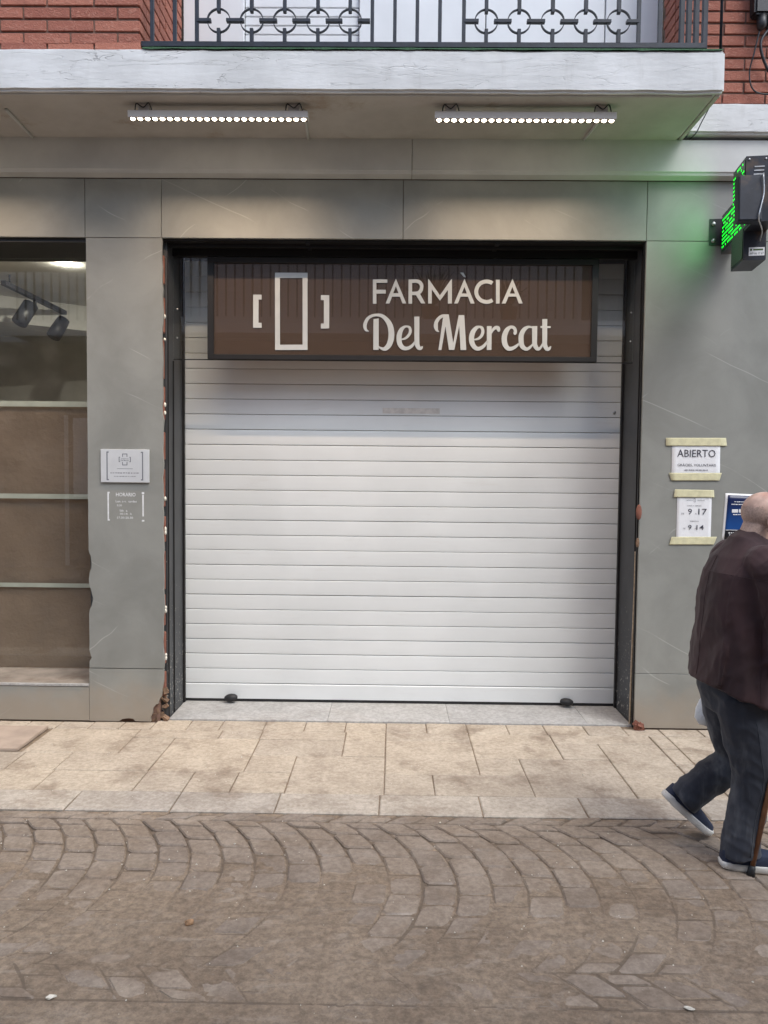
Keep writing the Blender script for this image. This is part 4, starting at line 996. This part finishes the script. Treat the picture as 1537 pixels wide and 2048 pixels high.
text_mesh('ABIERTO', 'ink', pa, 1.846, yT, 1.7105, 0.232, 0.045, 'printed_heading')
text_mesh('GRÀCIES, VOLUNTARIS', 'ink', pa, 1.850, yT, 1.640, 0.233, 0.022, 'printed_line')
print_marks('small_print', illegible(1.777, 1.918, 1.609, 0.008, 0.008, 0.02), yT, 'grey_ink', pa)
curl_sheet('tape', [(1.658, 1.803), (2.022, 1.806), (2.030, 1.757), (1.660, 1.755)], -0.0052, 'masking_tape', pa, 0.0012, seed=2)
curl_sheet('tape', [(1.682, 1.590), (2.003, 1.593), (1.990, 1.546), (1.697, 1.543)], -0.0052, 'masking_tape', pa, 0.0012, seed=3)
ph = empty('hours_notice', 'white sheet with opening hours 9 to 17 taped below the ABIERTO sheet', 'paper notice')
curl_sheet('sheet', [(1.737, 1.462), (1.948, 1.460), (1.949, 1.168), (1.738, 1.166)], -0.0012, 'paper', ph, 0.0015, seed=5)
for body, xc, z, w, h in (('FARMÀCIA', 1.812, 1.4245, 0.04, 0.006), ('Del Mercat', 1.883, 1.4245, 0.042, 0.008), ('LUNES A VIERNES', 1.842, 1.391, 0.088, 0.007), ('DE', 1.774, 1.342, 0.017, 0.010), ('A', 1.853, 1.342, 0.009, 0.010), ('SÁBADOS', 1.844, 1.297, 0.054, 0.0085), ('DE', 1.786, 1.251, 0.013, 0.008), ('A', 1.852, 1.251, 0.008, 0.008)):
    text_mesh(body, 'ink', ph, xc, yT, z, w, h, 'printed_line')
for body, xc, z, w, h in (('9', 1.817, 1.355, 0.024, 0.036), ('17', 1.894, 1.355, 0.052, 0.036), ('9', 1.819, 1.259, 0.021, 0.029), ('14', 1.882, 1.259, 0.045, 0.029)):
    text_mesh(body, 'ink', ph, xc, yT, z, w, h, 'printed_hour', bold=0.004)
print_marks('printed_emblem', bracket(1.839, 1.413, 1.436, 0.010, 1, 0.0015) + bracket(1.849, 1.413, 1.436, 0.001, -1, 0.0015), yT, 'ink', ph)
curl_sheet('tape', [(1.720, 1.490), (1.958, 1.488), (1.962, 1.443), (1.714, 1.442)], -0.0054, 'masking_tape', ph, 0.0022, seed=7)
curl_sheet('tape', [(1.708, 1.199), (1.986, 1.202), (1.968, 1.154), (1.696, 1.151)], -0.0052, 'masking_tape', ph, 0.0012, seed=8)
po = empty('blue_poster', 'dark blue poster with white border behind the old man\'s head', 'poster')
curl_sheet('poster_sheet', [(2.031, 1.470), (2.243, 1.463), (2.228, 1.168), (2.016, 1.176)], -0.0012, 'poster_white', po, 0.001, seed=11)
curl_sheet('poster_picture', [(2.046, 1.459), (2.229, 1.453), (2.217, 1.180), (2.031, 1.187)], -0.0032, 'poster_print', po, 0.001, seed=11)
print_marks('poster_text', illegible(2.085, 2.21, 1.418, 0.006) + illegible(2.068, 2.205, 1.402, 0.007) + [(2.072, 2.11, 1.352, 1.372), (2.115, 2.16, 1.352, 1.372), (2.165, 2.2, 1.352, 1.372)] + illegible(2.08, 2.20, 1.340, 0.007) + [(2.036, 2.222, 1.243, 1.246)] + illegible(2.055, 2.2, 1.227, 0.008) + illegible(2.06, 2.19, 1.214, 0.008), -0.0052, 'poster_white', po)

# loose edging strip leaning in the right jamb
tag(obj('loose_edging_strip', *tube_data(crom([(1.5035, 0.065, 0.01), (1.5045, 0.06, 0.35), (1.508, 0.055, 0.75), (1.511, 0.058, 1.10)], 4), [(0.004, 0.006)] * 13, 6), 'wood_strip'), 'thin pale edging strip standing loose in the right door jamb', 'strip')

# ------------------------------------------------------------------ litter on the road
def crumb(x, y, z, s, m, label, flat=0.5, rz=0.0, ln=1.0):
    bm = bmesh.new(); bmesh.ops.create_icosphere(bm, subdivisions=2, radius=1.0)
    for v in bm.verts:
        v.co *= 1 + 0.45 * noise.noise(v.co * 1.8 + Vector((x, y, 0)) * 7)
    M = Matrix.Translation((x, y, z)) @ Matrix.Rotation(rz, 4, 'Z') @ Matrix.Diagonal((s * ln, s, s * flat, 1))
    bmesh.ops.transform(bm, matrix=M, verts=bm.verts[:])
    o = obj_bm('litter', bm, m, None, False); return tag(o, label, 'litter')
crumb(-0.69, -2.15, 0.008, 0.014, 'debris_brown', 'small curled brown scrap lying on the setts left of centre', 0.9, 0.5, 1.2)
crumb(-1.0, -2.53, 0.004, 0.008, 'debris_pale', 'pale crumb beside the channel joint at lower left', 0.6, 0.4, 1.8)
crumb(0.885, -2.53, 0.004, 0.007, 'debris_pale', 'pale splinter beside the channel joint at lower right', 0.5, -0.35, 2.4)
rng = random.Random(12); vs, fs = [], []
for i in range(420):
    x, y = rng.uniform(-2.0, 2.0), rng.uniform(-2.6, -0.05); s = rng.uniform(0.0015, 0.0042) * (1.5 if rng.random() < 0.1 else 1)
    z0 = 0.001 if y > F_ else 0.002; o = len(vs); a = rng.random() * 3
    for q in ((1, 0), (0, 0.8), (-1, 0), (0, -0.7)):
        vs.append((x + s * (q[0] * math.cos(a) - q[1] * math.sin(a)), y + s * (q[0] * math.sin(a) + q[1] * math.cos(a)), z0))
    vs.append((x, y, z0 + s)); fs += [(o, o + 1, o + 4), (o + 1, o + 2, o + 4), (o + 2, o + 3, o + 4), (o + 3, o, o + 4)]
o = obj('grit', vs, fs, 'debris_pale'); o['kind'] = 'stuff'; o['label'] = 'scattered pale grit on pavement and road'; o['category'] = 'grit'

# ------------------------------------------------------------------ walking man
pn = empty('person', 'bald old man in brown jacket and dark jeans walking right with a cane', 'person', loc=(0, 0, 0))
V = Vector
def hand_data(H, wrist):
    """fist round a bar that runs along x through H; the wrist comes in from `wrist`. Palm behind, fingers curl over, thumb at the side"""
    H = V(H); w = (V(wrist) - H).normalized(); x = V((1, 0, 0)); s = w.cross(x).normalized()
    P = lambda a, b, c: H + x * a + w * b + s * c
    d = [tube_data([P(-0.004, 0.075, 0.012), P(-0.002, 0.045, 0.018), P(0, 0.012, 0.022)], [(0.028, 0.020), (0.040, 0.017), (0.041, 0.014)], 14)]
    for i, (off, ln) in enumerate(((-0.030, 0.86), (-0.010, 0.98), (0.011, 1.0), (0.031, 0.93))):
        pts = [P(off, 0.012, 0.024), P(off, -0.014 * ln, 0.024), P(off, -0.030 * ln, 0.006), P(off, -0.027 * ln, -0.016), P(off, -0.006, -0.024), P(off, 0.010, -0.020)]
        d.append(tube_data(crom([tuple(p) for p in pts], 3), [0.0092 - 0.0002 * k for k in range(16)], 10))
    th = [P(0.020, 0.050, 0.008), P(0.044, 0.030, -0.004), P(0.040, 0.006, -0.024), P(0.020, -0.006, -0.034)]
    d.append(tube_data(crom([tuple(p) for p in th], 3), [0.0115, 0.0115, 0.011, 0.0108, 0.0105, 0.0102, 0.010, 0.0096, 0.009, 0.008], 10))
    return d
YC = -1.60; DX = 0.06        # the bent upper body leans ahead of the hips
hdR, hdL = V((1.545, -1.80, 0.80)), V((1.43, -1.345, 0.655))
shR, shL = V((1.455, -1.79, 1.20)), V((1.455, -1.41, 1.20)); elR, elL = V((1.485, -1.835, 0.945)), V((1.42, -1.335, 0.93))
wrR, wrL = hdR + V((-0.065, -0.012, 0.045)), hdL + V((-0.012, 0.0, 0.085))
hipR, hipL = V((1.40, -1.685, 0.70)), V((1.40, -1.515, 0.70))
knR, anR = V((1.447, -1.70, 0.385)), V((1.403, -1.70, 0.085))
knL, anL = V((1.470, -1.475, 0.365)), V((1.285, -1.455, 0.190))
hc = V((1.515, YC, 1.395))       # head centre
HM = Matrix.Rotation(R(14), 3, 'Y')
def hp(x, y, z): return hc + HM @ V((x, y, z))
body = []
body.append(ellipsoid(hp(-0.010, 0, 0.026), (0.098, 0.077, 0.084), HM, 28, 20))          # cranium
body.append(ellipsoid(hp(0.034, 0, -0.022), (0.066, 0.060, 0.086), HM, 24, 16))          # face
body.append(ellipsoid(hp(0.052, 0, -0.086), (0.036, 0.038, 0.026), HM, 16, 12))          # chin and jaw
body.append(ellipsoid(hp(0.086, 0, 0.022), (0.014, 0.052, 0.013), HM, 16, 10))           # brow
body.append(tube_data([hp(0.094, 0, 0.014), hp(0.113, 0, -0.016), hp(0.116, 0, -0.030)], [0.008, 0.013, 0.014], 10))   # nose
body.append(ellipsoid(hp(0.092, 0, -0.058), (0.012, 0.024, 0.010), HM, 14, 8))           # lips
for s in (-1, 1):
    body.append(ellipsoid(hp(0.066, s * 0.046, -0.020), (0.026, 0.020, 0.018), HM, 12, 8))   # cheek
    body.append(ellipsoid(hp(-0.016, s * 0.081, -0.012), (0.021, 0.009, 0.036), HM @ Matrix.Rotation(R(-14), 3, 'Y'), 14, 10))  # ear
    body.append(ellipsoid(hp(-0.018, s * 0.076, -0.042), (0.010, 0.008, 0.010), HM, 10, 8))   # lobe
body.append(tube_data([hp(-0.026, 0, -0.02), V((1.46, YC, 1.315)), V((1.435, YC, 1.25)), V((1.42, YC, 1.18))], [0.056, 0.058, 0.066, 0.09], 18))   # neck
body.append(tube_data(crom([(1.43, YC, 1.24), (1.41, YC, 1.10), (1.41, YC, 0.92), (1.41, YC, 0.78), (1.40, YC, 0.68)], 3), [(0.125, 0.09 + 0.003 * k) for k in range(13)], 18))
for a, b, c, d in ((shR, elR, wrR, hdR), (shL, elL, wrL, hdL)):
    body.append(tube_data([V((1.435, YC, 1.19)), a, a.lerp(b, 0.5), b, b.lerp(c, 0.35), c, c.lerp(d, 0.45)], [0.07, 0.055, 0.046, 0.039, 0.040, 0.027, 0.024], 14))
    body += hand_data(d, c)
for h, k_, a in ((hipR, knR, anR), (hipL, knL, anL)):
    body.append(tube_data([h, h.lerp(k_, 0.5), k_, k_.lerp(a, 0.35), a], [0.085, 0.07, 0.052, 0.050, 0.034], 14))
bd_ = remesh('body', body, 0.0042, 'skin', pn, 3)
# eyes
for s in (-1, 1):
    v, f = ellipsoid(hp(0.083, s * 0.031, 0.002), (0.011, 0.012, 0.011), None, 12, 8); obj('eye', v, f, 'poster_white', pn, True)
# stubbly grey fringe round the back and sides of the skull: a thin raised shell
me = bd_.data; hv_, hf_, idx = [], [], {}
HI = HM.inverted()
for p in me.polygons:
    c = HI @ (p.center - hc)
    lim = 0.030 + 0.016 * noise.noise(c * 60) + 0.010 * noise.noise(c * 200)
    if c.z < lim and c.z > -0.078 and c.x < -0.020 - 0.5 * max(0, -c.z - 0.03) and (abs(c.y) < 0.078) and p.center.z > 1.315:
        q = []
        for i in p.vertices:
            if i not in idx: idx[i] = len(hv_); hv_.append(me.vertices[i].co + me.vertices[i].normal * 0.0016)
            q.append(idx[i])
        hf_.append(q)
obj('hair', hv_, hf_, 'stubble_hair', pn, True)
# jacket
def ridge(v): return 1 - abs(v) * 2.2
def fold(co, n):
    w = noise.noise(V((co.x * 3, co.y * 3, co.z * 2 + 9))) * 0.5
    a = ridge(noise.noise(V((co.x * 10 + co.z * 2.2 + w, co.y * 8, co.z * 2.4)))) * 0.007
    b = ridge(noise.noise(V((co.x * 17 - co.z * 9, co.y * 16, co.z * 13 + 5)))) * 0.0035 * (1.3 if abs(co.y - YC) > 0.15 else 0.6)
    c = math.sin(co.x * 62 + 5 * noise.noise(V((co.x * 4, co.y * 4, co.z * 2)))) * 0.005 * max(0, min(1, (1.0 - co.z) / 0.25))
    return a + b + c - 0.007
jk = []
spine = [(1.485, YC, 1.325), (1.455, YC, 1.30), (1.44, YC, 1.25), (1.43, YC, 1.18), (1.425, YC, 1.08), (1.42, YC, 0.97), (1.42, YC, 0.86), (1.417, YC, 0.76), (1.415, YC, 0.688)]
rx = [0.068, 0.085, 0.118, 0.142, 0.155, 0.158, 0.160, 0.166, 0.170]; ry = [0.068, 0.090, 0.165, 0.205, 0.212, 0.212, 0.215, 0.222, 0.228]
vs, fs = [], []; n = 40
for i, (p, a, b) in enumerate(zip(spine, rx, ry)):
    for k in range(n):
        t = 2 * math.pi * k / n; ct, s_ = math.cos(t), math.sin(t)
        e = 0.82
        X = a * math.copysign(abs(ct) ** e, ct); Yy = b * math.copysign(abs(s_) ** e, s_)
        dz = -0.10 * (X / a) * 0.5 * max(0, min(1, (i - 5) / 3)) if i > 5 else (0.03 * (-X / a) if i < 2 else 0)
        vs.append(V((p[0] + X, p[1] + Yy, p[2] + dz)))
for i in range(len(spine) - 1):
    for k in range(n): fs.append((i * n + k, i * n + (k + 1) % n, (i + 1) * n + (k + 1) % n, (i + 1) * n + k))
fs += [tuple(range(n)), tuple(range((len(spine) - 1) * n, len(spine) * n))]
jk.append((vs, fs))
for a, b, c in ((shR, elR, wrR), (shL, elL, wrL)):
    jk.append(tube_data(crom([(1.435, YC + (a.y - YC) * 0.6, 1.215), tuple(a + V((0, 0, 0.005))), tuple(a.lerp(b, 0.5)), tuple(b), tuple(b.lerp(c, 0.5)), tuple(b.lerp(c, 0.93))], 3),
                        [0.085, 0.088, 0.088, 0.085, 0.081, 0.078, 0.076, 0.074, 0.071, 0.070, 0.068, 0.066, 0.062, 0.058, 0.054, 0.050], 18))
jk.append(tube_data(crom([(1.465, YC - 0.062, 1.30), (1.432, YC - 0.055, 1.325), (1.417, YC, 1.335), (1.432, YC + 0.055, 1.325), (1.465, YC + 0.062, 1.30)], 4), [(0.030, 0.012)] * 17, 12))
# back vent flap flaring behind
jk.append(tube_data([(1.315, YC, 1.0), (1.295, YC, 0.88), (1.275, YC, 0.745)], [(0.16, 0.030), (0.175, 0.034), (0.17, 0.024)], 16))
jko = remesh('jacket', jk, 0.0056, 'jacket_cloth', pn, 4, fold)
# stitched seams: thin cords laid on the cloth by casting onto the jacket surface
from mathutils.bvhtree import BVHTree
jt_ = BVHTree.FromPolygons([v.co[:] for v in jko.data.vertices], [tuple(p.vertices) for p in jko.data.polygons])
def on_cloth(tree, pts, d, lift=0.0006):
    out = []
    for p in pts:
        h = tree.ray_cast(V(p) - V(d) * 0.6, V(d), 1.2)
        if h[0] is not None: out.append(h[0] + h[1] * lift if h[1].dot(V(d)) < 0 else h[0] - h[1] * lift)
    return out
for pts, d in (([(1.30 + 0.02 * i, YC, 1.185 - 0.002 * i) for i in range(8)], (0, 1, 0)), ([(1.405, YC, 1.16 - 0.03 * i) for i in range(16)], (0, 1, 0)),
               ([(1.42, YC - 0.16 + 0.02 * i, 1.185) for i in range(17)], (1, 0, 0)), ([(1.42, YC, 1.28 - 0.035 * i) for i in range(16)], (1, 0, 0))):
    q = on_cloth(jt_, pts, d)
    if len(q) > 3: tube('jacket_seam', q, 0.0011, 'jacket_cloth', jko, 5)
# jeans
def jfold(co, n):
    return ridge(noise.noise(V((co.x * 9, co.y * 9, co.z * 6)))) * 0.006 + ridge(noise.noise(V((co.x * 16 + co.z * 14, co.y * 14, co.z * 17)))) * 0.003 - 0.006
tz = []
tz.append(tube_data([(1.40, YC, 0.80), (1.40, YC, 0.70), (1.402, YC, 0.62)], [(0.17, 0.13), (0.178, 0.135), (0.165, 0.105)], 20))
tz.append(tube_data(crom([tuple(hipR), tuple(hipR.lerp(knR, 0.5) + V((-0.004, 0, 0))), tuple(knR), tuple(knR.lerp(anR, 0.45)), tuple(anR + V((0.004, 0, 0.03))), tuple(anR + V((0.006, 0, -0.028)))], 3),
                    [0.108, 0.105, 0.101, 0.097, 0.092, 0.086, 0.080, 0.077, 0.075, 0.074, 0.073, 0.073, 0.074, 0.075, 0.076, 0.076], 18))
fdL = (anL - knL).normalized()
tz.append(tube_data(crom([tuple(hipL), tuple(hipL.lerp(knL, 0.5)), tuple(knL), tuple(knL.lerp(anL, 0.5)), tuple(anL), tuple(anL + fdL * 0.03)], 3),
                    [0.108, 0.105, 0.10, 0.096, 0.091, 0.086, 0.081, 0.079, 0.077, 0.076, 0.075, 0.074, 0.074, 0.074, 0.073, 0.072], 18))
jn = remesh('jeans', tz, 0.006, 'denim', pn, 4, jfold)
jb_ = BVHTree.FromPolygons([v.co[:] for v in jn.data.vertices], [tuple(p.vertices) for p in jn.data.polygons])
q = on_cloth(jb_, [tuple(p) for p in crom([(1.41, -1.7, 0.62), (1.435, -1.7, 0.48), (1.450, -1.7, 0.38), (1.425, -1.7, 0.22), (1.412, -1.7, 0.08)], 6)], (0, 1, 0))
if len(q) > 3: tube('jeans_seam', q, 0.0016, 'denim', jn, 5)
# shoes
def shoe(M, name='shoe'):
    s = node(name, pn)
    n = 36; lo, hi = [], []
    def outline(u):     # half width along the foot 0..1
        return 0.030 + 0.020 * math.sin(min(1, u / 0.75) * math.pi * 0.5) if u < 0.75 else 0.050 * math.sqrt(max(0, 1 - ((u - 0.75) / 0.25) ** 2))
    L = 0.272
    ring = []
    m_ = 22
    for i in range(m_ + 1):
        u = i / m_; ring.append((u * L - 0.075, -max(0.004, outline(u) if u > 0.03 else 0.022)))
    for i in range(m_, -1, -1):
        u = i / m_; ring.append((u * L - 0.075, max(0.004, outline(u) if u > 0.03 else 0.022)))
    N = len(ring); vs, fs = [], []
    for zz, gsc in ((0.0, 0.95), (0.006, 1.02), (0.024, 1.03), (0.029, 0.99)):
        for (x, y) in ring: vs.append(V((0.061 + (x - 0.061) * gsc, y * gsc, zz + (0.010 * max(0, (x - 0.12) / 0.08) ** 2 if x > 0.12 else 0) + (0.004 if x < -0.05 else 0))))
    for j in range(3):
        for k in range(N): fs.append((j * N + k, j * N + (k + 1) % N, (j + 1) * N + (k + 1) % N, (j + 1) * N + k))
    fs += [tuple(range(N)), tuple(range(3 * N, 4 * N))]
    obj('sole', [M @ v for v in vs], fs, 'shoe_sole', s, True)
    vs, fs = [], []
    for j in range(9):
        t = j / 8
        for (x, y) in ring:
            u = (x + 0.075) / L
            top = 0.076 + 0.010 * u / 0.36 if u < 0.36 else (0.086 - (u - 0.36) / 0.64 * 0.036)
            k_ = math.cos(t * math.pi / 2 * 0.97) ** 0.45
            xx = x if u < 0.36 else 0.023 + (x - 0.023) * (0.985)
            vs.append(V((xx * (1 - 0.06 * t), y * (0.955 * k_ if u > 0.36 else 0.955 - 0.12 * t), 0.027 + (top - 0.027) * math.sin(t * math.pi / 2))))
    for j in range(8):
        for k in range(N): fs.append((j * N + k, j * N + (k + 1) % N, (j + 1) * N + (k + 1) % N, (j + 1) * N + k))
    fs.append(tuple(range(8 * N, 9 * N)))
    obj('upper', [M @ v for v in vs], fs, 'shoe_blue', s, True)
    return s
shoe(Matrix.Translation((1.405, -1.70, 0.003)) @ Matrix.Rotation(R(-4), 4, 'Z'))
shoe(Matrix.Translation((1.236, -1.44, 0.130)) @ Matrix.Rotation(R(3), 4, 'Z') @ Matrix.Rotation(R(41), 4, 'Y'))
# cane
cn = empty('walking_cane', 'brown wooden walking cane held in the old man\'s near hand', 'cane')
tip, top = V((1.425, -1.760, 0.031)), V((1.535, -1.805, 0.782))
tube('shaft', [tip, tip.lerp(top, 0.5), top], [0.0095, 0.011, 0.012], 'cane_wood', cn, 14)
tube('handle', crom([(1.468, -1.802, 0.782), (1.50, -1.80, 0.799), (1.545, -1.80, 0.802), (1.60, -1.80, 0.800), (1.62, -1.80, 0.792)], 3), [0.0105] * 4 + [0.0125] * 5 + [0.011] * 4, 'cane_wood', cn, 12)
tube('rubber_tip', [tip + V((-0.0035, 0.0025, -0.029)), tip + V((-0.002, 0.0015, -0.012)), tip + V((0.001, 0, 0.012))], [0.017, 0.014, 0.0125], 'rubber', cn, 14)
# bag
bg_ = empty('plastic_bag', 'white plastic carrier bag hanging behind the old man\'s leg', 'bag')
v, f = [], []
rings = [(0.465, 0.020, 0.015), (0.472, 0.062, 0.036), (0.50, 0.080, 0.046), (0.54, 0.078, 0.044), (0.575, 0.062, 0.034), (0.605, 0.040, 0.022), (0.628, 0.022, 0.012)]
n = 30
for i, (z, a, b) in enumerate(rings):
    for k in range(n):
        t = 2 * math.pi * k / n; q = 1 + 0.10 * noise.noise(V((math.cos(t) * 2.2, math.sin(t) * 2.2, z * 9)))
        v.append(V((1.43 + a * q * math.cos(t), -1.345 + b * q * math.sin(t), z + 0.004 * noise.noise(V((t, z * 20, 2))))))
for i in range(len(rings) - 1):
    for k in range(n): f.append((i * n + k, i * n + (k + 1) % n, (i + 1) * n + (k + 1) % n, (i + 1) * n + k))
f += [tuple(range(n)), tuple(range((len(rings) - 1) * n, len(rings) * n))]
obj('bag_body', v, f, 'bag_plastic', bg_, True)
for dx in (-0.014, 0.014): tube('bag_handle', crom([(1.43 + dx * 0.6, -1.345, 0.62), (1.43 + dx, -1.352, 0.645), (1.43 + dx * 1.4, -1.345, 0.666), (1.43 + dx, -1.338, 0.645), (1.43 + dx * 0.5, -1.345, 0.622)], 3), [(0.0025, 0.006)] * 13, 'bag_plastic', bg_, 8)

# ------------------------------------------------------------------ the house across the street: seen in the glass, and it bounds the light
ob = empty('opposite_building', 'cream house across the street, seen only as reflections in the glass', 'building')
YO = -7.3
box('wall', -12, 12, YO - 0.4, YO, -0.05, 3.7, 'opp_wall', ob)
box('upper_wall', -12, 12, YO - 0.4, YO, 3.7, 6.8, 'opp_white', ob)
box('balcony_slab', -6.0, 6.5, YO + 0.002, YO + 0.75, 3.68, 3.90, 'opp_white', ob)
for i, (x, w, z0, z1, m_) in enumerate(((-4.2, 1.3, 3.91, 6.1, 'opp_white'), (-1.6, 1.4, 3.91, 6.1, 'opp_white'), (0.9, 1.6, 3.91, 6.1, 'opp_white'), (3.6, 1.3, 3.91, 6.1, 'opp_dark'), (-4.4, 2.0, 0.0, 2.5, 'opp_dark'), (-1.2, 2.2, 0.0, 2.6, 'opp_dark'), (2.4, 2.4, 0.0, 2.6, 'opp_dark'))):
    w_ = box('opening', x - w / 2, x + w / 2, YO + 0.001, YO + 0.03, z0, z1, m_, ob)
    box('opening_frame', x - w / 2 - 0.06, x - w / 2 - 0.002, YO + 0.001, YO + 0.06, z0, z1, 'opp_white', w_)
    box('opening_frame', x + w / 2 + 0.002, x + w / 2 + 0.06, YO + 0.001, YO + 0.06, z0, z1, 'opp_white', w_)
rr_ = node('railing', ob)
b0 = box('rail_bar', -0.012, 0.012, -0.012, 0.012, 3.93, 4.85, 'opp_dark', rr_); b0.location = (-5.9, YO + 0.7, 0)
for i in range(1, 92): share('rail_bar', b0, rr_, (-5.9 + i * 0.134, YO + 0.7, 0))
box('hand_rail', -5.95, 6.4, YO + 0.68, YO + 0.72, 4.851, 4.89, 'opp_dark', rr_)
box('cornice', -12, 12, YO + 0.001, YO + 0.25, 6.55, 6.75, 'opp_white', ob)
# potted plants on that balcony
for i, (x, h, lab) in enumerate(((0.55, 0.8, 'spiky potted plant on the opposite balcony reflected in the sign middle'), (1.75, 0.6, 'smaller spiky potted plant on the opposite balcony reflected right of it'))):
    pt = empty('potted_plant', lab, 'plant', loc=(x, YO + 0.4, 3.90))
    vv, ff = tube_data([(0, 0, 0.0), (0, 0, 0.25)], [0.10, 0.14], 16); obj('pot', vv, ff, 'red_block', pt)
    vv, ff = [], []; rg = random.Random(40 + i)
    for q in range(70):
        a = rg.random() * 6.283; el = rg.uniform(0.5, 1.5); L = h * rg.uniform(0.6, 1.0); o = len(vv)
        d = V((math.cos(a) * math.cos(el), math.sin(a) * math.cos(el), math.sin(el))); sd2 = V((-math.sin(a), math.cos(a), 0)) * 0.018
        b_ = V((0, 0, 0.25)); m__ = b_ + d * L * 0.6; e_ = b_ + d * L - V((0, 0, L * 0.12))
        vv += [b_ - sd2 * 0.6, b_ + sd2 * 0.6, m__ + sd2, m__ - sd2, e_]; ff += [(o, o + 1, o + 2, o + 3), (o + 3, o + 2, o + 4)]
    obj('leaves', vv, ff, 'leaf', pt)
# hand-lettered sheet hung across the street
bn = empty('thanks_banner', 'white hand-lettered sheet hung opposite, faintly mirrored in the shop window', 'banner')
vv, ff = sheet(-5.3, -3.0, 1.15, 2.45, YO + 0.09, 21.0, 0.03); obj('banner_sheet', vv, ff, 'banner_cloth', bn, True)
